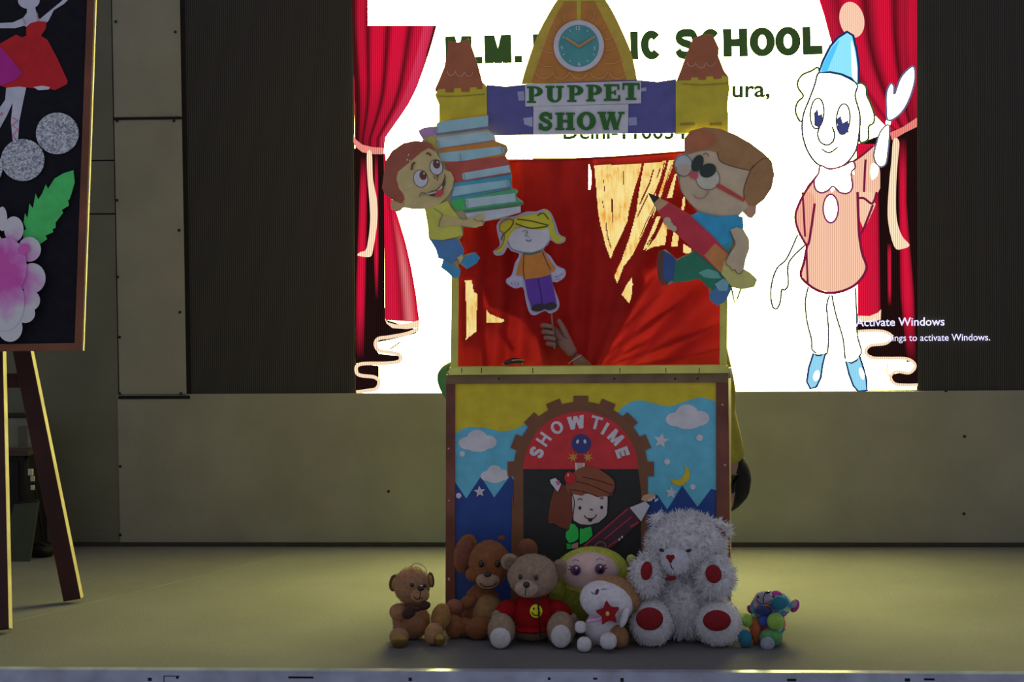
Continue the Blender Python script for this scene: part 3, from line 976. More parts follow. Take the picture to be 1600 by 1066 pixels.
Pp('girl_mouth', N([(520, 600), (580, 600), (562, 632), (545, 640), (530, 628)]), (26, 14, 18))
Pp('girl_shirt', N([(345, 655), (400, 668), (424, 720), (425, 815), (390, 845), (330, 862), (292, 800), (296, 740), (325, 720)]), (26, 122, 52))
Pp('girl_shirt', N([(440, 705), (500, 700), (560, 685), (572, 780), (510, 840), (438, 872)]), (26, 122, 52))
Pp('girl_shirt', N([(300, 860), (345, 870), (345, 920), (305, 920)]), (26, 112, 52))
Pp('girl_hand', N([(352, 872), (420, 850), (422, 915), (350, 915)]), (110, 86, 84))
Pp('girl_outline', ribbon(N([(395, 670), (428, 720), (430, 870)]), 1.6) + ribbon(N([(425, 690), (470, 705), (520, 680), (560, 690), (575, 780)]), 1.4) + ribbon(N([(330, 862), (390, 845), (424, 815)]), 1.2), (16, 30, 20))
Pp('pencil', N([(470, 895), (950, 478), (1075, 632), (770, 915)]), (44, 26, 36))
Pp('pencil_stripe', ribbon(N([(480, 892), (940, 500)]), 2.6, False) + ribbon(N([(690, 820), (985, 580)]), 2.0, False) + ribbon(N([(735, 895), (830, 830)]), 2.4, False) + ribbon(N([(960, 692), (1052, 640)]), 3.0, False), (104, 32, 46))
Pp('pencil_stripe', ribbon(N([(590, 890), (640, 845), (690, 855), (712, 900)]), 1.2), (90, 70, 88))
Pp('pencil_tip', N([(958, 488), (1120, 424), (1168, 468), (1078, 634)]), (150, 142, 148))
Pp('pencil_tip', N([(1075, 405), (1100, 360), (1195, 335), (1225, 368), (1180, 425), (1120, 424)]), (120, 96, 78))
Pp('pencil_glint', [ell(*N.p(u, w), 1.6, 2.4, 20, 9) for u, w in ((1160, 410), (1188, 400), (1215, 385), (1228, 415), (850, 820), (878, 795), (1245, 405))], (168, 165, 160))
Pp('hair_bobble', ell(*N.p(335, 180), 8.2, 9.8, -15), (120, 22, 26))
Pp('hair_bobble', ell(*N.p(318, 150), 1.2, 2.5, 0, 8), (165, 130, 130))
Pp('hair_ribbon', N([(128, 200), (185, 180), (245, 240), (230, 285), (208, 325), (165, 270), (140, 240)]), (146, 138, 158))
Pp('hair_ribbon', N([(185, 215), (225, 205), (235, 245), (205, 260)]), (130, 60, 90))

# ---- castle top
B = zc(660, 0, 3.077); O = zc(800, 0, 4.957)
YEL = (124, 114, 34)
def piece(par, base):
    st = [base]
    def f(name, polys, c, sm=False, label=None, th=0.0005, mt=None):
        st[0] += 0.0006
        return sheet(name, polys, PT, st[0], mt or paint(c), par, th=th, sm=sm, label=label)
    return f
def tower(body, roof, arcs):
    base = sheet('corner_tower', body, PT, 0.012, paint(YEL), th_root, th=0.012)
    q = piece(base, 0.0125)
    q('tower_roof', roof, (104, 60, 42))
    for a in arcs:
        q('roof_scale', ribbon(a, 1.2), (132, 96, 84))
    return base, q
bodyL = B([(62, 455), (78, 425), (85, 380), (108, 320), (120, 240), (124, 195), (170, 205), (222, 185), (242, 240), (266, 310), (288, 395), (300, 405), (308, 415), (312, 652), (82, 660), (80, 500), (68, 475)])
roofL = B([(60, 430), (82, 380), (106, 320), (120, 240), (124, 196), (170, 206), (222, 186), (242, 240), (266, 310), (290, 402), (288, 428), (262, 428), (262, 418), (228, 420), (227, 442), (187, 442), (186, 422), (152, 424), (150, 444), (112, 444), (110, 426), (78, 428), (66, 445)])
tl, ql = tower(bodyL, roofL, [B([(118, 340), (130, 362), (152, 355), (158, 340)]), B([(158, 345), (172, 366), (192, 364), (202, 345)]), B([(202, 345), (216, 366), (236, 362), (244, 345)])])
ql('battlement_line', ribbon(B([(72, 462), (180, 462), (300, 452)]), 1.4), (92, 84, 28))
bodyR = B([(1218, 385), (1222, 390), (1245, 330), (1270, 260), (1300, 185), (1350, 163), (1395, 165), (1426, 232), (1422, 270), (1450, 340), (1472, 370), (1476, 430), (1466, 500), (1466, 640), (1218, 640)])
roofR = B([(1222, 388), (1246, 330), (1270, 260), (1300, 186), (1350, 164), (1394, 166), (1425, 232), (1421, 270), (1449, 340), (1470, 368), (1440, 362), (1438, 378), (1400, 380), (1398, 366), (1365, 368), (1362, 384), (1328, 384), (1326, 370), (1292, 372), (1290, 386), (1252, 386)])
tr, qr = tower(bodyR, roofR, [B([(1272, 300), (1285, 318), (1305, 316), (1316, 300)]), B([(1318, 308), (1332, 326), (1352, 322), (1362, 306)]), B([(1364, 300), (1378, 318), (1398, 314), (1408, 298)])])
qr('battlement_line', ribbon(B([(1250, 402), (1340, 408), (1470, 400)]), 1.4), (92, 84, 28))
qr('window_slit', B([(1240, 592), (1310, 588), (1310, 600), (1240, 604)]), (96, 82, 30))
qr('window_slit', B([(1382, 590), (1440, 588), (1440, 600), (1382, 602)]), (96, 82, 30))

banner = sheet('banner', B([(308, 408), (400, 416), (480, 408), (760, 392), (1030, 384), (1130, 394), (1220, 380), (1220, 640), (760, 644), (310, 652)]), PT, 0.008, paint((54, 54, 98), 0.5), th_root, th=0.010)
qb = piece(banner, 0.0085)
qb('adhesive_tape', O([(40, 712), (92, 705), (98, 778), (52, 782)]), (96, 100, 128))
qb('adhesive_tape', O([(85, 915), (160, 905), (160, 985), (95, 965)]), (100, 104, 130))
qb('adhesive_tape', O([(900, 912), (965, 905), (968, 970), (905, 975)]), (90, 94, 122))
qb('adhesive_tape', O([(985, 684), (1042, 676), (1040, 706), (985, 712)]), (96, 102, 128))
qb('paper_strip', O([(100, 652), (1000, 626), (1000, 800), (104, 826)]), (132, 150, 160))
qb('paper_strip', O([(166, 826), (902, 806), (898, 1030), (165, 1042)]), (132, 150, 160))
# fat slab-serif capitals
def arcband(cx, cy, ro, ri, a0, a1, n=12):
    out = []
    for i in range(n):
        t0, t1 = math.radians(a0 + (a1 - a0) * i / n), math.radians(a0 + (a1 - a0) * (i + 1) / n)
        out.append([(cx + ro[0] * math.cos(t0), cy + ro[1] * math.sin(t0)), (cx + ro[0] * math.cos(t1), cy + ro[1] * math.sin(t1)),
                    (ri[2] + ri[0] * math.cos(t1), ri[3] + ri[1] * math.sin(t1)), (ri[2] + ri[0] * math.cos(t0), ri[3] + ri[1] * math.sin(t0))])
    return out
def G(ch):
    R = lambda a, b, c, d: rect(a, b, c, d)
    if ch == 'P':
        return [R(.13, 0, .43, 1), R(0, 0, .56, .12), R(0, .88, .5, 1)] + arcband(.46, .69, (.52, .31), (.2, .19, .44, .69), -90, 90)
    if ch == 'U':
        return [R(.1, .36, .39, 1), R(.68, .36, .88, 1), R(0, .88, .5, 1), R(.57, .88, 1, 1)] + arcband(.49, .37, (.39, .37), (.145, .24, .535, .37), 180, 360)
    if ch == 'E':
        return [R(.12, 0, .43, 1), R(0, 0, .94, .13), R(0, .87, .9, 1), R(.43, .44, .7, .56), R(.82, 0, .95, .34), R(.78, .66, .9, 1), R(.6, .35, .7, .65)]
    if ch == 'T':
        return [R(.34, 0, .66, 1), R(.02, .86, .98, 1), R(.02, .6, .13, 1), R(.87, .6, .98, 1), R(.2, 0, .8, .12)]
    if ch == 'H':
        return [R(.1, 0, .38, 1), R(.62, 0, .9, 1), R(.38, .44, .62, .58), R(0, 0, .47, .12), R(0, .88, .47, 1), R(.53, 0, 1, .12), R(.53, .88, 1, 1)]
    if ch == 'O':
        return arcband(.5, .5, (.5, .52), (.19, .36, .5, .5), 0, 360, 24)
    if ch == 'W':
        q = lambda a, b, w: [[(a[0] - w / 2, a[1]), (a[0] + w / 2, a[1]), (b[0] + w / 2, b[1]), (b[0] - w / 2, b[1])]]
        return q((.14, 1), (.33, 0), .2) + q((.33, 0), (.48, .9), .09) + q((.5, 1), (.69, 0), .2) + q((.69, 0), (.89, 1), .09) + [R(0, .88, .32, 1), R(.36, .88, .66, 1), R(.76, .88, 1, 1)]
    if ch == 'S':
        return ribbon([(.80, .66), (.74, .84), (.5, .93), (.26, .84), (.22, .68), (.42, .56), (.66, .45), (.8, .28), (.68, .12), (.46, .07), (.24, .14), (.16, .34)], .24) + [R(.78, .62, .9, .98), R(.06, .02, .18, .4)]
def word(items):
    for ch, x0, x1, y0, y1 in items:
        qb('sign_letter', [[O.p(x0 + u * (x1 - x0), y1 - w * (y1 - y0)) for u, w in p] for p in G(ch)], (27, 64, 27))
word([('P', 115, 242, 668, 798), ('U', 258, 402, 665, 795), ('P', 428, 556, 660, 790), ('P', 575, 700, 656, 786), ('E', 712, 845, 652, 782), ('T', 852, 992, 642, 774)])
word([('S', 200, 322, 872, 1008), ('H', 335, 488, 872, 1008), ('O', 502, 650, 868, 1006), ('W', 662, 872, 866, 1006)])

ctr = sheet('clock_tower', smooth(O([(75, 650), (92, 580), (140, 430), (190, 290), (260, 150), (350, 0), (430, -95), (520, -140), (620, -95), (722, 0), (800, 130), (870, 280), (920, 400), (950, 520), (972, 640)]), 4, False), PT, 0.006, paint((122, 106, 42)), th_root, th=0.012)
qc = piece(ctr, 0.0062)
qc('tower_roof', smooth(O([(150, 640), (190, 520), (240, 380), (310, 190), (400, 20), (450, -50), (520, -80), (590, -50), (645, 20), (730, 190), (820, 380), (860, 520), (890, 628)]), 4, False), (118, 78, 38))
qc('roof_ridge', O([(500, -60), (535, -60), (532, 160), (503, 160)]), (118, 112, 40))
qc('roof_ridge', O([(360, -15), (715, -15), (730, 8), (345, 10)]), (118, 112, 40))
sc = []
for (x, y, w, h, side) in ((400, 100, 30, 70, 0), (320, 170, 40, 65, 0), (260, 260, 60, 60, 0), (225, 355, 90, 55, 0), (195, 460, 120, 55, 0), (640, 95, -30, 70, 0), (725, 160, -45, 65, 0), (790, 240, -70, 65, 0), (820, 335, -100, 55, 0), (850, 440, -130, 55, 0)):
    sc.append(ribbon(O([(x, y), (x + w * .12, y + h * .55), (x + w * .5, y + h * .95), (x + w, y + h)]), 1.3))
for x in (180, 310, 450, 605, 750):
    sc.append(ribbon(O([(x, 560), (x + 25, 595), (x + 70, 610), (x + 110, 595), (x + 135, 560)]), 1.3))
for s_ in sc:
    qc('roof_scale', s_, (134, 96, 66))
qc('clock', ell(*O.p(517, 355), 39.4, 40, 0, 40), (128, 146, 152), th=0.004)
qc('clock_face', ell(*O.p(517, 355), 31.6, 33, 0, 40), (48, 94, 100))
for s_ in [ribbon([(O.p(517, 355)[0] + a * math.sin(t), O.p(517, 355)[1] - a * math.cos(t)) for a in (25.5, 29)], 1.5, False) for t in [math.radians(30 * k) for k in range(12) if k % 3]]:
    qc('clock_mark', s_, (112, 140, 146))
PCK = 0.0062 + 0.0006 * 21
for s_, u, w in (('12', 512, 218), ('3', 637, 374), ('6', 520, 495), ('9', 386, 372)):
    letters('clock_numeral', [text_at(s_, *O.p(u, w), 6.2, 0, 0.01)], PT, 0.0062 + 0.0006 * 28, paint((128, 150, 156)), ctr)
qc('clock_hand', ribbon(O([(522, 362), (415, 292)]), 3.6, False), (134, 88, 56))
qc('clock_hand', ribbon(O([(516, 362), (632, 288)]), 3.6, False), (134, 88, 56))

# ---- cut-out boy with a pile of books
F = zc(580, 180, 3.95); Gz = zc(980, 180, 3.331)
SK = (140, 112, 80)
PG = (96, 134, 166)
DK = (44, 34, 34)
boy = sheet('boy_cutout', F([(290, 95), (330, 75), (400, 70), (420, 40), (560, 18), (722, 0), (722, 90), (765, 130), (770, 165), (830, 185), (845, 215), (825, 255), (850, 310), (868, 355), (868, 450), (905, 465), (895, 500), (940, 535), (922, 560), (922, 600), (800, 640), (702, 655), (690, 680), (640, 695), (568, 690), (566, 740), (545, 770), (572, 830), (570, 862), (640, 845), (672, 880), (650, 915), (590, 950), (550, 920), (530, 910), (552, 960), (545, 1000), (510, 1006), (470, 970), (430, 940), (445, 890), (415, 880), (400, 830), (370, 780), (355, 760), (350, 690), (335, 600), (330, 578), (260, 580), (200, 570), (160, 597), (125, 582), (118, 550), (130, 520), (85, 490), (66, 450), (75, 380), (85, 290), (130, 220), (200, 173), (270, 158), (312, 165), (320, 150), (300, 120)]), PT, 0.036, paint((118, 110, 92)), th_root, th=0.006, label='boy in a yellow shirt carrying a tall pile of books')
q = piece(boy, 0.0362)
q('book_cover', F([(290, 95), (330, 75), (400, 70), (412, 115), (320, 142), (300, 120)]), (110, 86, 116))
q('book_cover', F([(400, 105), (722, 66), (722, 84), (402, 126)]), (78, 76, 92))
q('book_pages', F([(402, 55), (420, 40), (722, 4), (722, 68), (404, 112)]), PG)
q('book_cover', F([(345, 142), (395, 132), (412, 208), (375, 198), (345, 175)]), (126, 116, 52))
q('book_pages', F([(400, 140), (722, 95), (765, 130), (768, 152), (412, 206)]), (104, 138, 164))
q('book_cover', F([(408, 208), (770, 160), (835, 185), (846, 216), (828, 252), (530, 296), (430, 292)]), (130, 82, 42))
q('book_pages', F([(415, 235), (800, 192), (830, 200), (824, 236), (550, 286), (430, 284)]), PG)
q('book_cover', F([(450, 295), (830, 252), (862, 310), (868, 362), (560, 412), (505, 420), (480, 345)]), (112, 52, 46))
q('book_pages', F([(560, 358), (850, 308), (862, 352), (568, 402)]), (102, 132, 170))
q('book_cover', F([(508, 420), (866, 366), (870, 450), (800, 464), (490, 532)]), (48, 100, 122))
q('book_pages', F([(512, 442), (850, 398), (860, 440), (498, 502)]), PG)
q('book_cover', F([(488, 526), (892, 455), (906, 470), (892, 502), (924, 545), (600, 584), (520, 588)]), (50, 108, 78))
q('book_cover', F([(492, 530), (570, 514), (576, 580), (520, 586)]), (44, 118, 60))
q('book_pages', F([(580, 518), (886, 482), (892, 532), (590, 572)]), (110, 138, 170))
q('book_cover', F([(568, 592), (940, 536), (940, 552), (590, 606)]), (48, 82, 66))
q('book_pages', F([(580, 606), (922, 562), (922, 600), (702, 655), (600, 645)]), (118, 134, 172))
for u, w in ((410, 178), (815, 218), (568, 380), (850, 420), (588, 544), (398, 88)):
    q('page_curl', ribbon(ell(*F.p(u, w), 2.6, 5.4, -10, 14), 0.8, False, True), (70, 84, 96))
q('page_line', ribbon(F([(545, 238), (552, 262), (546, 288)]), 1.0) + ribbon(F([(470, 118), (722, 82)]), .9, False) + ribbon(F([(420, 205), (760, 156)]), .9, False) + ribbon(F([(560, 410), (864, 362)]), 1.0, False) + ribbon(F([(500, 508), (860, 446)]), 1.0, False), (66, 72, 84))
q('jeans', F([(368, 762), (440, 775), (530, 765), (572, 830), (570, 862), (530, 882), (500, 912), (445, 892), (415, 882), (400, 832)]), (48, 78, 116))
q('shoe', F([(552, 905), (590, 870), (640, 845), (672, 880), (650, 915), (590, 950)]), (38, 88, 122))
q('shoe', F([(445, 890), (500, 922), (552, 960), (545, 1000), (510, 1006), (470, 970), (430, 940)]), (42, 92, 126))
q('ankle', F([(530, 880), (560, 858), (570, 880), (550, 910)]), SK)
q('shirt', F([(335, 600), (340, 575), (420, 550), (470, 528), (492, 570), (525, 610), (545, 640), (566, 742), (440, 772), (372, 766), (355, 750), (350, 690)]), (124, 124, 54))
q('ear', ell(*F.p(160, 555), 10.2, 9.8), (132, 100, 74))
q('face', F([(350, 198), (400, 230), (432, 280), (452, 335), (492, 350), (511, 390), (502, 450), (470, 502), (420, 550), (340, 577), (260, 580), (205, 566), (195, 500), (165, 450), (152, 390), (165, 345), (210, 305), (260, 265), (310, 222)]), SK)
q('hair', F([(345, 165), (312, 162), (270, 158), (200, 173), (130, 220), (85, 290), (75, 380), (66, 450), (85, 490), (130, 522), (185, 545), (207, 520), (200, 490), (170, 450), (155, 390), (165, 350), (210, 312), (260, 270), (310, 228), (352, 204), (395, 215), (375, 180)]), (98, 54, 44))
q('arm', F([(428, 612), (530, 635), (572, 650), (640, 630), (690, 606), (702, 622), (680, 650), (692, 680), (640, 696), (570, 682), (500, 680), (420, 692)]), (136, 112, 78))
for (u, w, r1, r2, rt), (pu, pw) in (((305, 392, 10.6, 13, -12), (320, 372)), ((402, 322, 9.4, 11.5, -15), (403, 302))):
    q('eye', ell(*F.p(u, w), r1 + .9, r2 + .9, rt), DK)
    q('eye', ell(*F.p(u, w), r1, r2, rt), (150, 150, 158))
    q('pupil', ell(*F.p(pu, pw), 5.6, 7.2, -12), (62, 40, 36))
    q('pupil', ell(F.p(pu, pw)[0] + 1.5, F.p(pu, pw)[1] - 3, 1.4, 1.8, 0, 10), (150, 140, 140))
q('mouth', F([(300, 492), (350, 478), (405, 460), (440, 420), (456, 372), (458, 420), (440, 470), (420, 498), (380, 502), (335, 488)]), (50, 40, 40))
q('teeth', F([(330, 486), (405, 468), (438, 430), (440, 450), (400, 480), (360, 490)]), (120, 118, 116))
q('tongue', ell(*F.p(420, 482), 7.5, 4.8, -35), (122, 46, 52))
q('face_line', ribbon(F([(298, 505), (308, 480), (330, 478)]), 1.0) + ribbon(F([(450, 365), (458, 380), (450, 400)]), 1.0) + ribbon(F([(385, 375), (395, 392), (412, 370), (408, 405)]), 1.0) + ribbon(F([(415, 690), (425, 650), (438, 612), (385, 575)]), .8) + ribbon(F([(630, 640), (660, 655), (690, 652)]), .7), DK)
q('eyebrow', ribbon(F([(250, 338), (255, 305), (272, 292)]), 3.4) + ribbon(F([(340, 240), (352, 235), (370, 250)]), 3.0), (72, 44, 38))
for u, w in ((230, 245), (222, 275), (238, 280), (228, 440), (246, 432), (240, 540), (270, 540), (362, 742)):
    q('gloss_spot', ell(*F.p(u, w), 1.0, 1.6, 25, 8), (170, 165, 120))

# ---- cut-out boy with a giant pencil
boy2 = sheet('boy_cutout', Gz([(243, 260), (258, 218), (298, 198), (298, 120), (330, 80), (400, 63), (480, 70), (560, 100), (640, 145), (710, 198), (752, 240), (766, 310), (752, 380), (712, 440), (672, 470), (670, 510), (650, 537), (620, 522), (600, 502), (582, 522), (606, 570), (602, 590), (632, 640), (637, 690), (617, 750), (607, 800), (640, 820), (677, 855), (662, 895), (600, 907), (547, 897), (532, 930), (512, 970), (470, 992), (430, 962), (425, 900), (375, 852), (300, 867), (240, 872), (212, 884), (180, 882), (162, 850), (153, 770), (163, 708), (200, 698), (258, 750), (330, 715), (360, 690), (250, 602), (200, 572), (188, 540), (158, 500), (108, 404), (210, 450), (330, 520), (370, 505), (320, 455), (278, 390), (263, 320)]), PT, 0.036, paint((112, 104, 90)), th_root, th=0.006, label='boy with glasses riding a giant red pencil')
q = piece(boy2, 0.0362)
SK2 = (138, 112, 96)
q('ear', ell(*Gz.p(642, 500), 8, 10.5, 10), (122, 94, 78))
q('face', Gz([(266, 310), (300, 212), (380, 185), (420, 182), (462, 192), (482, 240), (560, 268), (642, 285), (627, 330), (608, 390), (612, 440), (632, 475), (602, 502), (560, 522), (470, 527), (370, 502), (320, 452), (280, 390)]), SK2)
q('hair', Gz([(298, 205), (298, 120), (330, 80), (400, 63), (480, 70), (560, 100), (640, 145), (710, 198), (752, 240), (766, 310), (752, 380), (712, 440), (670, 472), (632, 472), (610, 440), (608, 380), (628, 320), (640, 285), (560, 270), (482, 242), (462, 194), (420, 183), (380, 188)]), (102, 76, 52))
q('hair_shade', Gz([(305, 130), (340, 90), (420, 80), (470, 120), (430, 165), (360, 185), (310, 190)]), (110, 66, 46), sm=True)
q('hair_line', ribbon(Gz([(642, 285), (700, 230), (748, 225)]), 1.1) + ribbon(Gz([(610, 440), (608, 380), (640, 290), (660, 260)]), 1.2) + ribbon(Gz([(470, 190), (485, 240), (560, 270), (640, 288)]), 1.2), (64, 44, 34))
q('lens', ell(*Gz.p(292, 245), 14, 13), (112, 116, 122))
q('lens', ell(*Gz.p(420, 330), 18.5, 17.5), (136, 122, 116))
q('lens', ell(*Gz.p(298, 285), 12, 9), (120, 110, 106))
q('lens_rim', ribbon(ell(*Gz.p(420, 330), 18.5, 17.5), 1.0, False, True) + ribbon(ell(*Gz.p(292, 262), 14, 17), 1.0, False, True), (66, 60, 62))
q('eye', ell(*Gz.p(366, 250), 8.6, 13.6, 25), (30, 36, 36))
q('eye', ell(*Gz.p(420, 288), 13.5, 10.5, -25), (30, 36, 36))
q('nose', ell(*Gz.p(347, 312), 7.2, 6.0, 20), (146, 54, 66))
q('strap', Gz([(462, 362), (482, 358), (612, 435), (606, 452), (470, 378)]), (116, 46, 44))
q('mouth_line', ribbon(Gz([(345, 415), (365, 432), (400, 428), (425, 395)]), 1.2), (104, 62, 84))
q('face_line', ribbon(Gz([(270, 310), (280, 390), (330, 462), (400, 515), (480, 527)]), 1.0) + ribbon(Gz([(395, 205), (412, 198), (425, 215)]), 1.4), (80, 60, 56))
q('shirt', Gz([(325, 527), (370, 503), (470, 528), (560, 523), (602, 530), (606, 590), (560, 592), (535, 600), (550, 650), (525, 720), (430, 650)]), (34, 100, 142))
q('shirt_tail', Gz([(480, 690), (530, 660), (540, 720), (520, 740)]), (30, 92, 96))
q('trousers', Gz([(238, 780), (280, 745), (360, 708), (400, 740), (470, 800), (532, 850), (545, 895), (470, 912), (430, 902), (375, 852), (300, 867), (238, 872)]), (28, 76, 62))
q('trouser_patch', Gz([(370, 820), (420, 800), (470, 815), (490, 850), (440, 850), (400, 845)]), (62, 108, 104))
q('boot', Gz([(185, 703), (240, 735), (252, 752), (240, 852), (210, 872), (183, 850)]), (32, 52, 92))
q('boot_sole', Gz([(163, 708), (190, 702), (184, 800), (190, 850), (215, 872), (210, 884), (178, 882), (160, 848), (153, 770)]), (64, 40, 38))
q('boot', Gz([(428, 930), (470, 890), (545, 897), (532, 930), (512, 970), (470, 992), (430, 962)]), (46, 76, 112))
q('boot_patch', Gz([(455, 880), (500, 850), (530, 870), (520, 915), (480, 915)]), (78, 112, 128))
q('pencil', Gz([(160, 498), (212, 452), (330, 522), (455, 640), (545, 740), (545, 870), (400, 745), (280, 642), (188, 552)]), (124, 34, 46))
q('pencil_band', Gz([(400, 730), (458, 668), (545, 742), (530, 860), (470, 805)]), (136, 82, 48))
q('pencil_end', Gz([(505, 760), (545, 742), (605, 802), (640, 820), (677, 855), (662, 895), (600, 907), (547, 897), (490, 825)]), (134, 138, 74))
q('pencil_point', Gz([(126, 428), (162, 500), (216, 456), (150, 422)]), (122, 98, 76))
q('pencil_lead', Gz([(108, 404), (170, 428), (138, 458)]), (30, 30, 28))
for u, w, r in ((208, 553, 6.2), (224, 577, 5.4), (243, 590, 4.4)):
    q('finger', ell(*Gz.p(u, w), r, r * 1.1), SK2)
q('arm', Gz([(535, 598), (570, 583), (606, 598), (635, 648), (637, 692), (617, 750), (603, 810), (588, 826), (570, 820), (560, 805), (545, 808), (535, 790), (518, 780), (514, 760), (530, 722), (562, 672), (552, 640)]), SK2)
q('arm_line', ribbon(Gz([(552, 640), (562, 672), (532, 722), (514, 760), (520, 780), (536, 790), (546, 808), (560, 804), (572, 822), (590, 824), (602, 808)]), 1.0) + ribbon(Gz([(536, 600), (552, 640)]), 1.0), (68, 54, 50))
sheet('paper_loop', ribbon(Gz([(543, 900), (552, 945), (562, 985), (575, 950), (592, 903)]), 2.6, False), PT, 0.034, paint((84, 108, 44)), boy2, th=0.003)

# ================================================================== THE RED CURTAIN
def inside(p, poly):
    x, y = p
    r = False
    j = len(poly) - 1
    for i in range(len(poly)):
        xi, yi = poly[i]; xj, yj = poly[j]
        if (yi > y) != (yj > y) and x < (xj - xi) * (y - yi) / (yj - yi) + xi:
            r = not r
        j = i
    return r
K8 = zc(900, 230, 3.95)
openings = [
    K8([(112, 115), (180, 106), (250, 112), (330, 108), (405, 102), (395, 150), (360, 260), (325, 400), (318, 455), (280, 540), (240, 620), (213, 692), (180, 600), (150, 480), (135, 400), (125, 250)]),
    K8([(420, 100), (480, 95), (555, 85), (548, 120), (515, 205), (490, 275), (500, 340), (470, 410), (400, 560), (352, 660), (292, 740), (256, 840), (234, 800), (280, 700), (330, 560), (372, 400), (385, 300), (402, 200)]),
    K8([(572, 82), (604, 80), (592, 130), (530, 290), (480, 420), (470, 440), (500, 330), (542, 200)]),
    K8([(608, 170), (622, 165), (594, 310), (562, 315)]),
    K8([(498, 430), (522, 430), (470, 560), (440, 620), (412, 640)]),
    K8([(545, 440), (563, 445), (566, 485), (550, 602), (470, 618), (425, 642), (490, 560), (530, 480)]),
    K8([(600, 528), (632, 528), (630, 612), (588, 612)]),
    K8([(664, 598), (711, 626), (711, 662), (664, 652)]),
    K8([(660, 310), (675, 310), (668, 392), (650, 392)]),
    K8([(348, 798), (350, 850), (342, 930), (330, 968), (280, 910), (310, 850)]),
    [(726.5, 438), (737, 438), (740, 456), (746, 459), (744, 518), (728, 531), (729, 490)],
    [(759.5, 483), (764, 490), (773, 494), (791, 501), (783, 504), (770, 504), (759.5, 504)],
]
slit = K8([(79, 105), (96, 150), (97, 180), (91, 260), (77, 260)])
cores = [K8(p) for p in ([(322, 455), (285, 545), (300, 560), (335, 470), (400, 180), (385, 170)],)]
threads = [(K8([(170, 200), (176, 270)]), 1.0), (K8([(222, 320), (226, 460)]), 2.0), (K8([(185, 470), (192, 540), (215, 620)]), 1.5), (K8([(292, 150), (296, 260)]), .8), (K8([(160, 320), (172, 380)]), .9),
           (K8([(478, 140), (455, 220), (395, 350)]), 2.2), (K8([(520, 130), (500, 190)]), 2.0), (K8([(500, 330), (430, 470), (390, 570)]), 1.2), (K8([(440, 300), (380, 430)]), 1.8), (K8([(460, 430), (350, 690)]), 1.6), (K8([(545, 100), (525, 190), (480, 300)]), 1.6), (K8([(590, 110), (540, 260)]), 1.2), (K8([(520, 470), (440, 600)]), 1.4)]
YC = 6.095
PC = wallplane(YC)
def in_thread(p):
    for path, w in threads:
        for (a, b), (c, d) in zip(path, path[1:]):
            L2 = (c - a) ** 2 + (d - b) ** 2
            t = max(0, min(1, ((p[0] - a) * (c - a) + (p[1] - b) * (d - b)) / L2))
            if math.hypot(p[0] - a - t * (c - a), p[1] - b - t * (d - b)) < w / 2:
                return True
    return False
def folds(x, y):
    """depth of the cloth at a pixel: vertical gathers on the left, fanned pulls on the right"""
    a = 0.020 * math.sin(x * 0.16 + 1.2 * math.sin(y * 0.012)) * (1 + .5 * math.sin(x * 0.05)) * (0.35 + 0.65 * max(0, (y - 250) / 320))
    cxp, cyp = 900.0, 640.0                       # the pulls gather at the hand
    ang = math.atan2(cyp - y, x - cxp)
    rr = math.hypot(x - cxp, y - cyp)
    b = 0.022 * math.sin(ang * 26 + 0.6 * math.sin(rr * 0.02)) * min(1, rr / 220)
    w = 1 / (1 + math.exp(-(x - 905 + (y - 420) * 0.35) / 22))
    c = 0.010 * math.exp(-((x - 818) / 34) ** 2 - ((y - 540) / 34) ** 2) * 3.0
    d = 0.007 * noise.noise(Vector((x * 0.022, y * 0.022, 3.1))) * 1.6
    top = max(0, min(1, (y - 243) / 22))
    push = 0.035 * math.exp(-((x - 880) / 30) ** 2 - ((y - 545) / 45) ** 2)
    return top * (a * (1 - w) + b * w + d) * (1 - push / .04) - c + push
def velvet():
    m, nt, out = newmat('red_cloth')
    col, nz, tc = noisecol(nt, (0.55, 0.032, 0.026), 0.18, 7.0)
    d = nt.nodes.new('ShaderNodeBsdfDiffuse'); t = nt.nodes.new('ShaderNodeBsdfTranslucent')
    nt.links.new(col, d.inputs['Color'])
    t.inputs['Color'].default_value = (0.56, 0.024, 0.030, 1)
    mx = nt.nodes.new('ShaderNodeMixShader'); mx.inputs[0].default_value = 0.12
    nt.links.new(d.outputs[0], mx.inputs[1]); nt.links.new(t.outputs[0], mx.inputs[2])
    nt.links.new(mx.outputs[0], out.inputs[0])
    return m
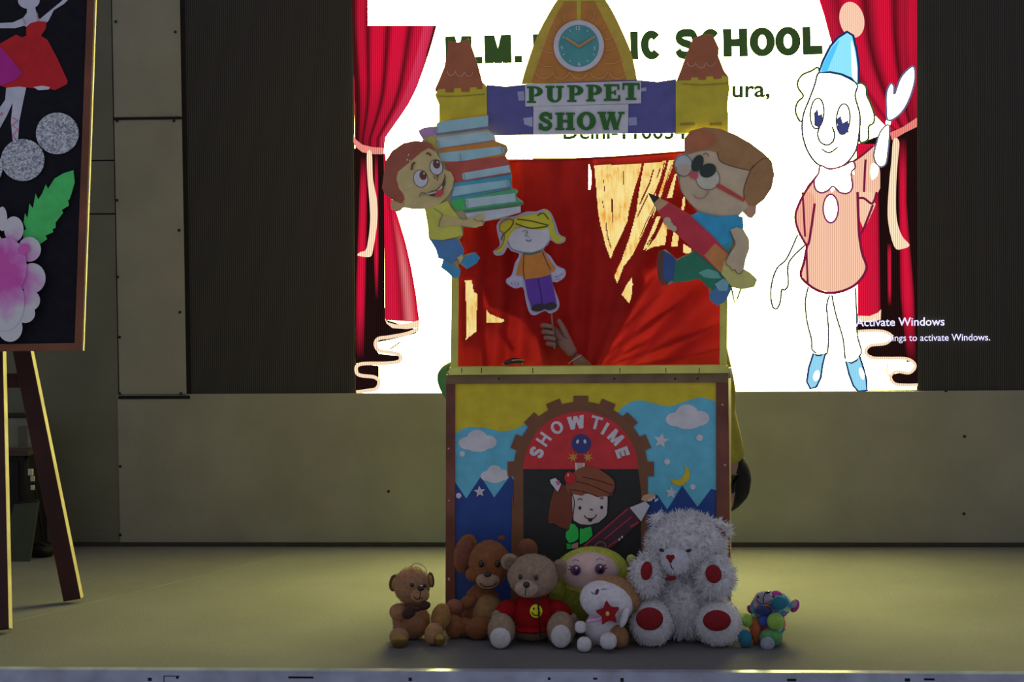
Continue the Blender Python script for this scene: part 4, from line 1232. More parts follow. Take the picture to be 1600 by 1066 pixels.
def gauzemat():
    m, nt, out = newmat('thin_gauze')
    tc = nt.nodes.new('ShaderNodeTexCoord')
    mp = nt.nodes.new('ShaderNodeMapping'); mp.inputs['Scale'].default_value = (60, 1, 12)
    nt.links.new(tc.outputs['Object'], mp.inputs[0])
    nz = nt.nodes.new('ShaderNodeTexNoise'); nz.inputs['Scale'].default_value = 1.6; nz.inputs['Detail'].default_value = 4
    nt.links.new(mp.outputs[0], nz.inputs['Vector'])
    n3 = nt.nodes.new('ShaderNodeTexNoise'); n3.inputs['Scale'].default_value = 16; n3.inputs['Detail'].default_value = 2
    nt.links.new(tc.outputs['Object'], n3.inputs['Vector'])
    ad = nt.nodes.new('ShaderNodeMath'); ad.operation = 'ADD'
    nt.links.new(nz.outputs['Fac'], ad.inputs[0]); nt.links.new(n3.outputs['Fac'], ad.inputs[1])
    rp = nt.nodes.new('ShaderNodeValToRGB')
    rp.color_ramp.elements[0].position = 0.70; rp.color_ramp.elements[0].color = (0.058, 0.022, 0.013, 1)
    rp.color_ramp.elements[1].position = 1.20; rp.color_ramp.elements[1].color = (0.066, 0.056, 0.076, 1)
    e = rp.color_ramp.elements.new(0.90); e.color = (0.061, 0.045, 0.045, 1)
    mr = nt.nodes.new('ShaderNodeMapRange'); mr.inputs[2].default_value = 2.0; mr.inputs[4].default_value = 1.0
    nt.links.new(ad.outputs[0], mr.inputs[0])
    rp.color_ramp.elements[0].position = 0.36; rp.color_ramp.elements[1].position = 0.44; rp.color_ramp.elements[2].position = 0.58
    nt.links.new(mr.outputs[0], rp.inputs[0])
    t = nt.nodes.new('ShaderNodeBsdfTransparent'); d = nt.nodes.new('ShaderNodeBsdfTranslucent')
    d.inputs['Color'].default_value = (0.3, 0.18, 0.08, 1)
    nt.links.new(rp.outputs[0], t.inputs['Color'])
    mx = nt.nodes.new('ShaderNodeMixShader'); mx.inputs[0].default_value = 0.10
    nt.links.new(t.outputs[0], mx.inputs[1]); nt.links.new(d.outputs[0], mx.inputs[2])
    nt.links.new(mx.outputs[0], out.inputs[0])
    return m
croot = empty('stage_curtain', (at_y(915, 575, YC).x, YC, at_y(915, 574, YC).z), 'red cloth curtain with torn see-through gaps inside the puppet theatre', 'curtain')
NX, NY = 300, 230
topc = [(700, 252), (800, 251), (870, 249), (905, 249), (960, 245), (1010, 242), (1060, 237.5), (1140, 232)]
gv, gf, keep = [], [], {}
for j in range(NY + 1):
    for i in range(NX + 1):
        x = 706 + (1133 - 706) * i / NX
        yt = interp(topc, x)
        y = yt + (576.5 - yt) * j / NY
        gv.append((x, y))
def masked(x, y):
    if inside((x, y), slit): return True
    for o_ in openings:
        if inside((x, y), o_):
            return not in_thread((x, y))
    return False
vv = [None] * len(gv)
for k, (x, y) in enumerate(gv):
    vv[k] = hit(x, y, PC, -folds(x, y))
for j in range(NY):
    for i in range(NX):
        a = j * (NX + 1) + i
        x = (gv[a][0] + gv[a + 1][0]) / 2; y = (gv[a][1] + gv[a + NX + 1][1]) / 2
        if not masked(x, y):
            gf.append((a, a + NX + 1, a + NX + 2, a + 1))
used = sorted({i for f_ in gf for i in f_})
remap = {k: i for i, k in enumerate(used)}
cl = meshobj('cloth', [vv[k] for k in used], [tuple(remap[i] for i in f_) for f_ in gf], velvet(), croot, shade=True)
# gauze behind the gaps
M_gauze = gauzemat()
gpolys = [[(922 + 0, 252), (1066, 245), (1088, 300), (1088, 402), (1040, 408), (1000, 430), (990, 480), (966, 480), (950, 440), (924, 300)], [(720, 430), (750, 430), (752, 540), (722, 540)], [(755, 478), (796, 495), (794, 510), (755, 510)]]
PG2 = wallplane(YC + 0.045)
for gp in gpolys:
    xs_ = [p[0] for p in gp]; ys_ = [p[1] for p in gp]
    n1 = max(6, int((max(xs_) - min(xs_)) / 3)); n2 = max(6, int((max(ys_) - min(ys_)) / 3))
    v, f = [], []
    idx = {}
    for j in range(n2 + 1):
        for i in range(n1 + 1):
            x = min(xs_) + (max(xs_) - min(xs_)) * i / n1; y = min(ys_) + (max(ys_) - min(ys_)) * j / n2
            v.append(hit(x, y, PG2, 0.004 * math.sin(x * .5) + .003 * noise.noise(Vector((x * .05, y * .02, 0)))))
    for j in range(n2):
        for i in range(n1):
            a = j * (n1 + 1) + i
            x = min(xs_) + (max(xs_) - min(xs_)) * (i + .5) / n1; y = min(ys_) + (max(ys_) - min(ys_)) * (j + .5) / n2
            if inside((x, y), gp) and not inside((x, y), [(915, 250), (927, 250), (927, 300), (915, 300)]):
                f.append((a, a + n1 + 1, a + n1 + 2, a + 1))
    used = sorted({i for f_ in f for i in f_})
    rm = {k: i for i, k in enumerate(used)}
    meshobj('gauze_lining', [v[k] for k in used], [tuple(rm[i] for i in f_) for f_ in f], M_gauze, croot, shade=True)
# extra cloth layers added behind the front fall to dim the backlight into dark folds
dbl = [[(706, 249), (926, 247), (934, 330), (946, 384), (957, 426), (976, 446), (1000, 415), (1008, 440), (985, 490), (960, 530), (935, 577), (850, 577), (842, 530), (815, 498), (765, 478), (748, 436), (706, 430)],
       [(744, 436), (753, 438), (757, 500), (764, 577), (755, 577), (749, 520)], [(775, 505), (790, 515), (806, 545), (800, 548), (782, 525)]]
for ang, wd_, r0, r1 in ((12, 3.0, 40, 235), (21, 4.5, 60, 250), (28, 2.5, 50, 200), (37, 5, 60, 240), (46, 3, 70, 200), (53, 5.5, 60, 210), (61, 3, 60, 190)):
    t0 = math.radians(ang)
    p_ = lambda r, o: (895 + r * math.cos(t0) - o * math.sin(t0), 590 - r * math.sin(t0) * .95 - o * math.cos(t0))
    dbl.append([p_(r0, -wd_ * .3), p_((r0 + r1) / 2, -wd_), p_(r1, -wd_ * .35), p_(r1, wd_ * .35), p_((r0 + r1) / 2, wd_), p_(r0, wd_ * .3)])
for x0, y0, x1, y1, wd_ in ((815, 255, 822, 400, 3), (842, 255, 850, 420, 2), (870, 255, 862, 380, 3.5), (898, 255, 915, 470, 3), (735, 350, 728, 440, 3)):
    dbl.append([(x0 - wd_, y0), (x0 + wd_, y0), (x1 + wd_ * .5, y1), (x1 - wd_ * .5, y1)])
for x0, y0, x1, y1, wd_ in ((760, 330, 790, 480, 2.5), (880, 400, 930, 330, 2), (850, 330, 905, 470, 2), (905, 500, 965, 440, 3), (770, 380, 735, 430, 2), (890, 545, 1000, 470, 2.5), (930, 560, 1120, 505, 2.2)):
    dx_, dy_ = x1 - x0, y1 - y0
    l_ = math.hypot(dx_, dy_); nx_, ny_ = -dy_ / l_ * wd_, dx_ / l_ * wd_
    xm_, ym_ = (x0 + x1) / 2 + ny_ * 1.5, (y0 + y1) / 2 - nx_ * 1.5
    dbl.append([(x0, y0), (xm_ + nx_, ym_ + ny_), (x1, y1), (xm_ - nx_, ym_ - ny_)])
M_cl = cl.data.materials[0]
for k_, pg in enumerate(dbl):
    xs_ = [p[0] for p in pg]; ys_ = [p[1] for p in pg]
    n1 = max(3, int((max(xs_) - min(xs_)) / 1.7)); n2 = max(3, int((max(ys_) - min(ys_)) / 1.7))
    v, f = [], []
    PD = wallplane(YC + 0.010 + 0.0012 * k_)
    for j in range(n2 + 1):
        for i in range(n1 + 1):
            x = min(xs_) + (max(xs_) - min(xs_)) * i / n1; y = min(ys_) + (max(ys_) - min(ys_)) * j / n2
            v.append(hit(x, y, PD, -folds(x, y)))
    for j in range(n2):
        for i in range(n1):
            x = min(xs_) + (max(xs_) - min(xs_)) * (i + .5) / n1; y = min(ys_) + (max(ys_) - min(ys_)) * (j + .5) / n2
            if inside((x, y), pg) and y < 576.5 and x < 1132 and not masked(x, y):
                a_ = j * (n1 + 1) + i
                f.append((a_, a_ + n1 + 1, a_ + n1 + 2, a_ + 1))
    if not f: continue
    used = sorted({i for f_ in f for i in f_}); rm = {q_: i for i, q_ in enumerate(used)}
    meshobj('shading_layer', [v[q_] for q_ in used], [tuple(rm[i] for i in f_) for f_ in f], M_cl, croot, shade=True)
# the cord the curtain hangs on
tube('curtain_cord', [at_y(x, interp(topc, x) + 0.5, YC) for x in (706, 800, 870, 960, 1060, 1133)], 0.004, surf('red_cord', (0.4, 0.03, 0.02), 0.8), croot)

# ================================================================== STICK PUPPET
H = zc(740, 310, 3.675)
YP = 6.010
PP = wallplane(YP)
pb = at_y(862, 488, YP)
pup = empty('stick_puppet', (pb.x, YP, pb.z), 'flat paper girl puppet with yellow bunches, orange shirt and purple trousers', 'puppet')
pbase = sheet('card_backing', smooth(H([(113, 302), (150, 270), (137, 200), (133, 150), (165, 115), (240, 100), (300, 77), (360, 75), (405, 60), (442, 80), (470, 140), (492, 205), (527, 225), (520, 252), (480, 262), (442, 240), (430, 262), (402, 297), (440, 330), (477, 385), (524, 408), (524, 450), (480, 482), (452, 482), (472, 540), (492, 600), (482, 640), (440, 662), (408, 647), (350, 672), (318, 652), (298, 580), (283, 512), (240, 518), (193, 492), (188, 465), (218, 440), (238, 370), (263, 322), (215, 302), (195, 282), (170, 322), (128, 328)]), 3), PP, 0.0, paint((108, 106, 128)), pup, th=0.004)
st = [0.0002]
def q(name, polys, c, sm=False):
    st[0] += 0.0005
    return sheet(name, polys, PP, st[0], paint(c), pup, th=0.0004, sm=sm)
q('arm', H([(262, 322), (285, 330), (262, 400), (255, 445), (285, 455), (278, 505), (235, 510), (200, 490), (198, 468), (228, 440), (245, 380)]), (116, 114, 138))
q('arm', H([(440, 345), (475, 395), (516, 410), (516, 448), (482, 472), (455, 470), (445, 430)]), (116, 114, 138))
q('face', H([(200, 240), (215, 190), (280, 168), (420, 165), (438, 200), (428, 255), (395, 292), (320, 312), (250, 302), (212, 280)]), (134, 134, 156), sm=True)
q('hair', H([(122, 302), (158, 272), (172, 222), (168, 190), (150, 185), (155, 142), (205, 118), (232, 130), (242, 165), (215, 205), (192, 250), (165, 300), (140, 312)]), (124, 118, 34), sm=True)
q('hair', H([(205, 165), (225, 130), (262, 105), (350, 90), (415, 88), (436, 120), (430, 165), (380, 182), (300, 172), (245, 165), (222, 185)]), (128, 122, 34), sm=True)
q('hair', H([(385, 90), (410, 68), (438, 90), (458, 145), (474, 205), (515, 228), (510, 246), (470, 252), (440, 215), (428, 165), (420, 110)]), (128, 120, 36), sm=True)
q('hair_line', ribbon(H([(230, 130), (215, 165), (170, 210), (160, 240)]), 2) + ribbon(H([(250, 120), (330, 130), (430, 155)]), 2) + ribbon(H([(240, 145), (330, 172), (425, 160)]), 2.2) + ribbon(H([(365, 100), (400, 85), (430, 120)]), 2) + ribbon(H([(120, 300), (160, 275), (178, 215), (150, 185)]), 1.0) + ribbon(H([(232, 130), (200, 120), (158, 142), (150, 185)]), 1.0), (58, 52, 26))
q('face_line', ribbon(H([(200, 250), (215, 285), (260, 305), (330, 312), (395, 292), (430, 250)]), 1.0) + ribbon(H([(292, 192), (310, 200), (296, 212), (318, 222)]), .8) + ribbon(H([(300, 238), (318, 246), (332, 238)]), 1.4) + ribbon(H([(280, 190), (300, 182), (312, 195)]), .8), (66, 66, 84))
q('shirt', H([(278, 320), (330, 316), (402, 300), (432, 350), (472, 400), (455, 425), (436, 408), (444, 438), (380, 456), (290, 466), (282, 440), (243, 442), (257, 380)]), (130, 78, 34))
q('collar', ribbon(H([(285, 318), (330, 322), (385, 304)]), 2.2), (46, 66, 44))
q('trousers', H([(294, 466), (380, 456), (442, 440), (476, 600), (400, 612), (330, 622), (310, 560)]), (58, 34, 104))
q('shoe', ell(*H.p(370, 628), 11, 6, -8), (34, 28, 34))
q('shoe', ell(*H.p(440, 620), 10.5, 6, -8), (34, 28, 34))
q('trouser_line', ribbon(H([(368, 460), (385, 540), (395, 612)]), 1.4) + ribbon(H([(290, 320), (285, 400), (292, 464)]), 1.0) + ribbon(H([(395, 305), (412, 350), (440, 408)]), 1.0), (36, 22, 52))
q('finger_line', ribbon(H([(215, 480), (222, 495)]), .8, False) + ribbon(H([(235, 482), (240, 502)]), .8, False) + ribbon(H([(255, 482), (258, 502)]), .8, False) + ribbon(H([(460, 450), (490, 448), (512, 430)]), 1.0) + ribbon(H([(465, 465), (495, 462)]), .8, False), (62, 60, 78))
tube('stick', [at_y(860, 470, YP + .008), at_y(866.5, 545, YP + 0.013)], 0.0035, surf('thin_stick', (0.35, 0.27, 0.15), 0.7), pup, sm=False)

# dark glossy bangle case on the ledge
M_blk = surf('glossy_black', (0.012, 0.012, 0.012), 0.12, spec=0.8)
M_gold = surf('gold_edge', (0.75, 0.62, 0.28), 0.25, metal=1.0)
a, b = at_y(788, 574.5, YT - .01), at_y(818, 563.5, YT - .01)
# stands on the ledge, whose top is at the lower edge
zt_ = at_y(803, 571.6, YT - .02).z + 0.001
case = empty('hair_clip', ((a.x + b.x) / 2, YT - 0.008, zt_), 'small glossy black clip with gold edges lying on the booth ledge', 'clip')
tube('clip_body', [Vector((a.x, YT - .008, zt_ + .007)), Vector(((a.x + b.x) / 2, YT - .010, zt_ + .019)), Vector((b.x, YT - .008, zt_ + .014))], lambda t: 0.0065 + 0.004 * math.sin(math.pi * t), M_blk, case)
tube('gold_edge', [Vector((a.x + .03, YT - .021, zt_ + .020)), Vector((b.x - .02, YT - .022, zt_ + .022)), Vector((b.x + .004, YT - .018, zt_ + .020))], 0.0022, M_gold, case)
tube('gold_edge', [Vector((b.x - .004, YT - .018, zt_ + .012)), Vector((b.x - .004, YT - .018, zt_ + .001))], 0.002, M_gold, case, sm=False)
tube('gold_edge', [Vector((a.x - .003, YT - .016, zt_ + .010)), Vector((a.x - .005, YT - .016, zt_ + .002))], 0.002, M_gold, case, sm=False)

# ================================================================== PEOPLE BEHIND THE BOOTH
M_skin = surf('brown_skin', (0.36, 0.19, 0.14), 0.5, 0.10, 20, bump=0.05)
M_hair = surf('black_hair', (0.012, 0.010, 0.009), 0.45, 0.3, 60)
M_eye = surf('eye_dark', (0.02, 0.015, 0.012), 0.2)
M_lip = surf('lip', (0.30, 0.10, 0.08), 0.5)

def hand(name, W, P, U, N, mat, parent, spread=1.0, curl=1.15, s=1.0):
    """relaxed five-finger hand: W wrist, P palm end, N the side the fingers curl to"""
    W, P = Vector(W), Vector(P)
    d = (P - W).normalized(); N = Vector(N).normalized(); u = d.cross(N).normalized()
    J = {'w': (W, 0.024 * s), 'm': (W + d * .045 * s, (0.034 * s, 0.017 * s)), 'p': (W + d * .085 * s, (0.036 * s, 0.014 * s))}
    E = [('w', 'm'), ('m', 'p')]
    for i, (o, l) in enumerate(((-.028, .066), (-.0095, .078), (.0095, .072), (.027, .056))):
        b = W + d * .092 * s + u * (o * s)
        a1, a2 = 0.5 * curl, 1.25 * curl
        k1 = b + (d * math.cos(.15) + N * math.sin(.15)) * (l * .45 * s)
        k2 = k1 + (d * math.cos(a1) + N * math.sin(a1)) * (l * .35 * s)
        k3 = k2 + (d * math.cos(a2) + N * math.sin(a2)) * (l * .28 * s)
        for j, (p, r) in enumerate(((b, .0105), (k1, .0095), (k2, .0085), (k3, .007))):
            J['f%d%d' % (i, j)] = (p, r * s)
        E += [('p', 'f%d0' % i), ('f%d0' % i, 'f%d1' % i), ('f%d1' % i, 'f%d2' % i), ('f%d2' % i, 'f%d3' % i)]
    t0 = W + d * .035 * s - u * (.030 * s) + N * .004
    t1 = t0 + (d * .75 - u * .6 + N * .25).normalized() * (.038 * s)
    t2 = t1 + (d * .9 - u * .2 + N * .35).normalized() * (.032 * s)
    J['t0'] = (t0, .0125 * s); J['t1'] = (t1, .0105 * s); J['t2'] = (t2, .008 * s)
    E += [('m', 't0'), ('t0', 't1'), ('t1', 't2')]
    return skin(name, J, E, 'm', mat, parent, 2)

def head(c, parent, face, mat_hair=M_hair):
    """head looking along face; hair swept back into a bun"""
    c = Vector(c); f_ = Vector(face).normalized(); up = Vector((0, 0, 1)); s_ = f_.cross(up).normalized()
    hd_ = blob('head', c, (0.075, 0.092, 0.112), M_skin, parent, rot=(0, 0, math.degrees(math.atan2(f_.y, f_.x)) - 90), taper=0.12)
    yw = math.degrees(math.atan2(f_.y, f_.x)) - 90
    blob('hair', c - f_ * 0.022 + up * 0.022, (0.083, 0.090, 0.105), mat_hair, parent, rot=(0, 0, yw), rough=0.02)
    blob('hair_bun', c - f_ * 0.115 + up * 0.02, (0.045, 0.04, 0.045), mat_hair, parent, rough=0.04)
    for q_ in (-1, 1):
        blob('eye', c + f_ * 0.082 + s_ * (q_ * 0.031) + up * 0.004, (0.011, 0.010, 0.008), M_eye, hd_, seg=12, ring=8)
        blob('ear', c + s_ * (q_ * 0.074) - f_ * .005, (0.012, 0.02, 0.03), M_skin, hd_, rot=(0, 0, yw), seg=12, ring=10)
    blob('nose', c + f_ * 0.090 - up * 0.022, (0.012, 0.014, 0.022), M_skin, hd_, rot=(0, 0, yw), seg=12, ring=10, taper=-.3)
    blob('mouth', c + f_ * 0.079 - up * 0.056, (0.022, 0.008, 0.007), M_lip, hd_, rot=(0, 0, yw), seg=12, ring=8)
    return hd_

def person(name, label, top, trouser, J0, hc, face):
    """crouching figure: body grown as one skin, clothes as slightly fuller skins over it"""
    hip = Vector(J0['hip'])
    root = empty(name, (hip.x, hip.y, 0), label, 'person')
    E = [('hip', 'waist'), ('waist', 'chest'), ('chest', 'neck'), ('neck', 'skull'), ('chest', 'sh1'), ('sh1', 'el1'), ('el1', 'wr1'), ('chest', 'sh2'), ('sh2', 'el2'), ('el2', 'wr2'),
         ('hip', 'th1'), ('th1', 'kn1'), ('kn1', 'an1'), ('an1', 'to1'), ('hip', 'th2'), ('th2', 'kn2'), ('kn2', 'an2'), ('an2', 'to2')]
    rad = {'hip': .12, 'waist': .11, 'chest': .125, 'neck': .05, 'skull': .05, 'sh1': .06, 'el1': .038, 'wr1': .026, 'sh2': .06, 'el2': .038, 'wr2': .026,
           'th1': .088, 'kn1': .058, 'an1': .035, 'to1': .03, 'th2': .088, 'kn2': .058, 'an2': .035, 'to2': .03}
    J = {k: (Vector(J0[k]), rad[k]) for k in rad}
    skin('body', J, E, 'hip', M_skin, root)
    Jt = {k: (Vector(J0[k]), rad[k] + .014) for k in ('waist', 'chest', 'sh1', 'el1', 'sh2', 'el2')}
    Jt['hem'] = (Vector(J0['hip']) * .42 + Vector(J0['waist']) * .58, .140)
    for i in '12':
        Jt['cuff' + i] = (Vector(J0['el' + i]) * .45 + Vector(J0['wr' + i]) * .55, .044)
    skin('shirt', Jt, [('hem', 'waist'), ('waist', 'chest'), ('chest', 'sh1'), ('sh1', 'el1'), ('el1', 'cuff1'), ('chest', 'sh2'), ('sh2', 'el2'), ('el2', 'cuff2')], 'hem', top, root)
    Jp = {'hip': (hip, .146), 'belt': (hip * .35 + Vector(J0['waist']) * .65, .122)}
    for i in '12':
        for k, r in (('th', .102), ('kn', .072), ('an', .05)):
            Jp[k + i] = (Vector(J0[k + i]), r)
    skin('trousers', Jp, [('belt', 'hip')] + [e for i in '12' for e in (('hip', 'th' + i), ('th' + i, 'kn' + i), ('kn' + i, 'an' + i))], 'hip', trouser, root)
    blob('trouser_seat', hip + Vector((0, .01, .035)), (.142, .135, .146), trouser, root, rough=.02)
    for i in '12':
        a, t = Vector(J0['an' + i]), Vector(J0['to' + i])
        m_ = (a + t) / 2
        blob('shoe', (m_.x, m_.y, 0.044), (0.048, 0.115, 0.040), M_blk, root, rot=(0, 0, math.degrees(math.atan2(t.y - a.y, t.x - a.x)) - 90), power=.85)
    head(hc, root, face)
    return root

M_olive = surf('olive_cotton', obs((82, 76, 26)), 0.9, 0.15, 12, bump=0.3, bscale=40)
M_green = surf('dark_green_cotton', obs((42, 82, 48)), 0.9, 0.15, 12, bump=0.3, bscale=40)
M_black = surf('black_cotton', (0.012, 0.012, 0.013), 0.9, 0.2, 20)
WR = at_y(897, 556, 6.043)
pa = person('person', 'crouching person in an olive top and black trousers behind the theatre', M_olive, M_black, {
    'hip': (.550, 6.46, .472), 'waist': (.545, 6.44, .64), 'chest': (.462, 6.40, .90), 'neck': (.42, 6.36, 1.10), 'skull': (.40, 6.34, 1.22),
    'sh1': (.558, 6.40, 1.03), 'el1': (.572, 6.36, .80), 'wr1': (.44, 6.17, .72),
    'sh2': (.28, 6.38, 1.03), 'el2': (.14, 6.30, .84), 'wr2': WR,
    'th1': (.53, 6.38, .43), 'kn1': (.47, 6.13, .50), 'an1': (.48, 6.30, .075), 'to1': (.46, 6.15, .04),
    'th2': (.42, 6.40, .43), 'kn2': (.24, 6.14, .50), 'an2': (.27, 6.32, .075), 'to2': (.24, 6.17, .04)}, (.395, 6.33, 1.285), (-.25, -1, -.1))
hand('hand', (.44, 6.17, .72), (.40, 6.12, .66), None, (-.6, .2, -.5), M_skin, pa)
# the hand that grips the puppet's stick
Jh = {'w': (WR, .026), 'm': (at_y(884, 536, 6.045), (.026, .021)), 'p': (at_y(872, 521, 6.048), (.024, .019))}
Eh = [('w', 'm'), ('m', 'p')]
for i, (xx, yy, tx, rr) in enumerate(((847, 508, 866, .0112), (849, 518, 869, .0115), (852, 527, 871, .0112), (855, 536, 871, .0102))):
    Jh['a%d' % i] = (at_y(xx + 14, yy + 3, 6.058), rr)
    Jh['b%d' % i] = (at_y(xx, yy + 1, 6.046), rr)
    Jh['c%d' % i] = (at_y(xx + 2, yy, 6.020), rr * .97)
    Jh['d%d' % i] = (at_y(tx - 2, yy + 3, 6.008), rr * .85)
    Eh += [('p' if i < 2 else 'm', 'a%d' % i), ('a%d' % i, 'b%d' % i), ('b%d' % i, 'c%d' % i), ('c%d' % i, 'd%d' % i)]
Jh['t0'] = (at_y(887, 528, 6.030), .0135); Jh['t1'] = (at_y(879, 511, 6.020), .0115); Jh['t2'] = (at_y(871.5, 498, 6.014), .0085)
Eh += [('m', 't0'), ('t0', 't1'), ('t1', 't2')]
hd2 = skin('hand', Jh, Eh, 'm', M_skin, pa)
hd2['label'] = 'raised hand gripping the puppet stick'
bc = (Vector(WR) + Vector((0.004, 0.0, -0.012)))
ax = (Vector(Jh['m'][0]) - Vector(WR)).normalized()
x_ = ax.cross(Vector((0, 1, 0))).normalized(); y_ = ax.cross(x_)
tube('bracelet', [bc + x_ * (.036 * math.cos(t)) + y_ * (.034 * math.sin(t)) for t in [2 * math.pi * k / 20 for k in range(21)]], 0.0016, surf('silver', (0.8, 0.78, 0.7), 0.2, metal=1), pa, sm=False)

pb_ = person('person', 'crouching person in a dark green top behind the books side of the theatre', M_green, M_black, {
    'hip': (-.34, 6.50, .42), 'waist': (-.33, 6.48, .60), 'chest': (-.32, 6.44, .86), 'neck': (-.27, 6.40, 1.04), 'skull': (-.26, 6.39, 1.14),
    'sh1': (-.45, 6.42, .99), 'el1': (-.600, 6.40, .955), 'wr1': (-.45, 6.24, .76),
    'sh2': (-.16, 6.42, .97), 'el2': (-.08, 6.34, .76), 'wr2': (-.18, 6.18, .66),
    'th1': (-.42, 6.44, .40), 'kn1': (-.46, 6.16, .48), 'an1': (-.45, 6.34, .075), 'to1': (-.46, 6.19, .04),
    'th2': (-.25, 6.44, .40), 'kn2': (-.20, 6.16, .48), 'an2': (-.22, 6.34, .075), 'to2': (-.20, 6.19, .04)}, (-.255, 6.38, 1.20), (.1, -1, -.15))
hand('hand', (-.45, 6.24, .76), (-.40, 6.19, .70), None, (.5, .3, -.5), M_skin, pb_)
hand('hand', (-.18, 6.18, .66), (-.22, 6.13, .60), None, (-.5, .3, -.5), M_skin, pb_)

# ================================================================== EASEL AND PICTURE BOARD
M_dkwood = surf('dark_stained_wood', obs((30, 14, 14)), 0.5, 0.25, 5, bump=0.1)
M_edge = surf('lit_edge_timber', (0.62, 0.52, 0.26), 0.6, 0.2, 9)  # pale yellow tone holds the screen light that falls on the timber edges
M_frame = surf('brown_frame', obs((66, 38, 28)), 0.45, 0.25, 5, bump=0.1)
b1 = at_z(9, 990, 0)                      # foot of the front leg
b2 = at_z(119, 942, 0)                    # foot of the rear leg
eroot = empty('easel', (b1.x, (b1.y + b2.y) / 2, 0), 'dark wooden easel holding the ballerina picture', 'easel')
def leg(name, a, b, w, d, litface):
    """a timber with a pale sawn edge on its right side"""
    o = beam(name, a, b, w, d, M_dkwood, eroot)
    z = (Vector(b) - Vector(a)).normalized(); x = Vector((0, -1, 0)).cross(z).normalized()
    if x.x < 0: x = -x
    off = x * (w / 2 + .0008)
    e_ = beam('sawn_edge', Vector(a) + off + z * .002, Vector(b) + off - z * .002, .0016, d * .98, M_edge, o, bev=0)  # thin bright strip, screen light painted along the leg's edge
    return o
def up_leg(base, px, py, y, ext):
    top = at_y(px, py, y)
    dirv = (top - base)
    return base + dirv * ext
f1 = Vector((b1.x - .012, b1.y, .014)); t1 = up_leg(f1, -4, 600, 6.08, 1.95)
r1 = Vector((b2.x - .012, b2.y, .014)); t2 = up_leg(r1, 38, 560, 6.33, 1.85)
leg('leg', f1, t1, .062, .035, True)
leg('leg', r1, t2, .076, .035, True)
f2 = Vector((f1.x - .62, f1.y + .02, .014)); leg('leg', f2, Vector((t1.x - .20, t1.y + .02, t1.z)), .062, .035, True)
r2 = Vector((r1.x - .75, r1.y + .02, .014)); leg('leg', r2, Vector((t2.x - .25, t2.y + .02, t2.z)), .066, .035, True)
mid = f1 + (t1 - f1) * ((at_y(0, 598, 6.08).z) / t1.z)
beam('cross_bar', Vector((mid.x - .75, mid.y + .03, mid.z)), Vector((mid.x + .02, mid.y + .03, mid.z)), .055, .02, M_dkwood, eroot, up=Vector((0, -1, 0)))
rb = r1 + (t2 - r1) * (at_y(20, 598, 6.33).z / t2.z)
beam('cross_bar', Vector((rb.x - .60, rb.y + .022, rb.z)), Vector((rb.x - .005, rb.y + .022, rb.z)), .06, .018, M_dkwood, eroot)
tilt = math.radians(5)
nB = Vector((math.sin(math.radians(3)) * math.cos(tilt), -math.cos(math.radians(3)) * math.cos(tilt), math.sin(tilt))).normalized()
p0 = at_y(126, 546, 5.93)
PB = (p0, nB)
beam('ledge_bar', p0 + Vector((-1.05, .045, .008)), p0 + Vector((-.16, .045, .008)), .03, .05, M_dkwood, eroot, up=Vector((0, -1, 0)))
pr = empty('picture_board', (p0.x - .4, p0.y, p0.z - .003), 'framed black picture board with paper ballerinas and a pink flower on the easel', 'picture')
TOPY = -260
canvas = sheet('canvas', [(-190, TOPY), (150 + 6, TOPY), (124, 540), (-190, 545)], PB, 0.0, surf('black_felt', (0.012, 0.012, 0.018), 0.9, 0.2, 30), pr, th=0.006)
def bar(pts, th=0.022):
    o = sheet('frame_bar', pts, PB, 0.010, M_frame, pr, th=th)
    return o
bar([(140 + 8, TOPY), (151 + 9, TOPY), (146.5, 0), (127.5, 547), (116.5, 536), (136, 0)])
bar([(-190, 541), (116.5, 536), (127.5, 547), (-190, 552)])
bar([(-190, TOPY - 10), (160, TOPY - 10), (148, TOPY), (-190, TOPY)])
bar([(-198, TOPY - 10), (-188, TOPY - 10), (-180, 552), (-190, 552)])
sheet('lit_frame_edge', [(151 + 9, TOPY), (153 + 9, TOPY), (149.6, 0), (130, 548), (127.5, 547), (146.5, 0)], PB, 0.006, M_edge, pr, th=0.018)  # yellow strip paints the screen light on the frame's side
sto = [0.0005]
def q(name, polys, c, sm=False, mt=None, step=.0008, th=.0006):
    sto[0] += step
    return sheet(name, polys, PB, sto[0], mt or paint(c, 0.7), canvas, th=th, sm=sm)
WHT = (116, 118, 136)
q('ballerina', [(0, 36), (20, 35), (36, 28), (42, 20), (42, 12), (55, 12), (58, 24), (62, 30), (74, 20), (96, 2), (104, -8), (114, -8), (100, 6), (84, 16), (76, 32), (70, 38), (44, 44), (38, 40), (24, 44), (0, 44)], WHT)
q('ballerina', ell(45, 1, 17, 13), WHT)
q('ballerina', [(10, 132), (42, 132), (36, 160), (30, 190), (28, 222), (20, 222), (17, 190), (20, 160), (10, 182), (0, 200), (-6, 176), (8, 156)], WHT)
q('dress', [(41, 42), (48, 36), (60, 33), (72, 34), (72, 44), (64, 56), (74, 62), (90, 92), (106, 127), (104, 132), (86, 141), (74, 138), (50, 138), (30, 135), (10, 137), (0, 134), (-20, 120), (0, 68), (25, 54), (34, 58), (41, 56)], (116, 18, 24))
q('dress_trim', [(52, 136), (66, 134), (78, 136), (76, 140), (60, 141)], (150, 140, 150))
q('skirt', [(-30, 60), (0, 72), (20, 95), (35, 115), (22, 126), (0, 134), (-30, 138)], (108, 22, 92))
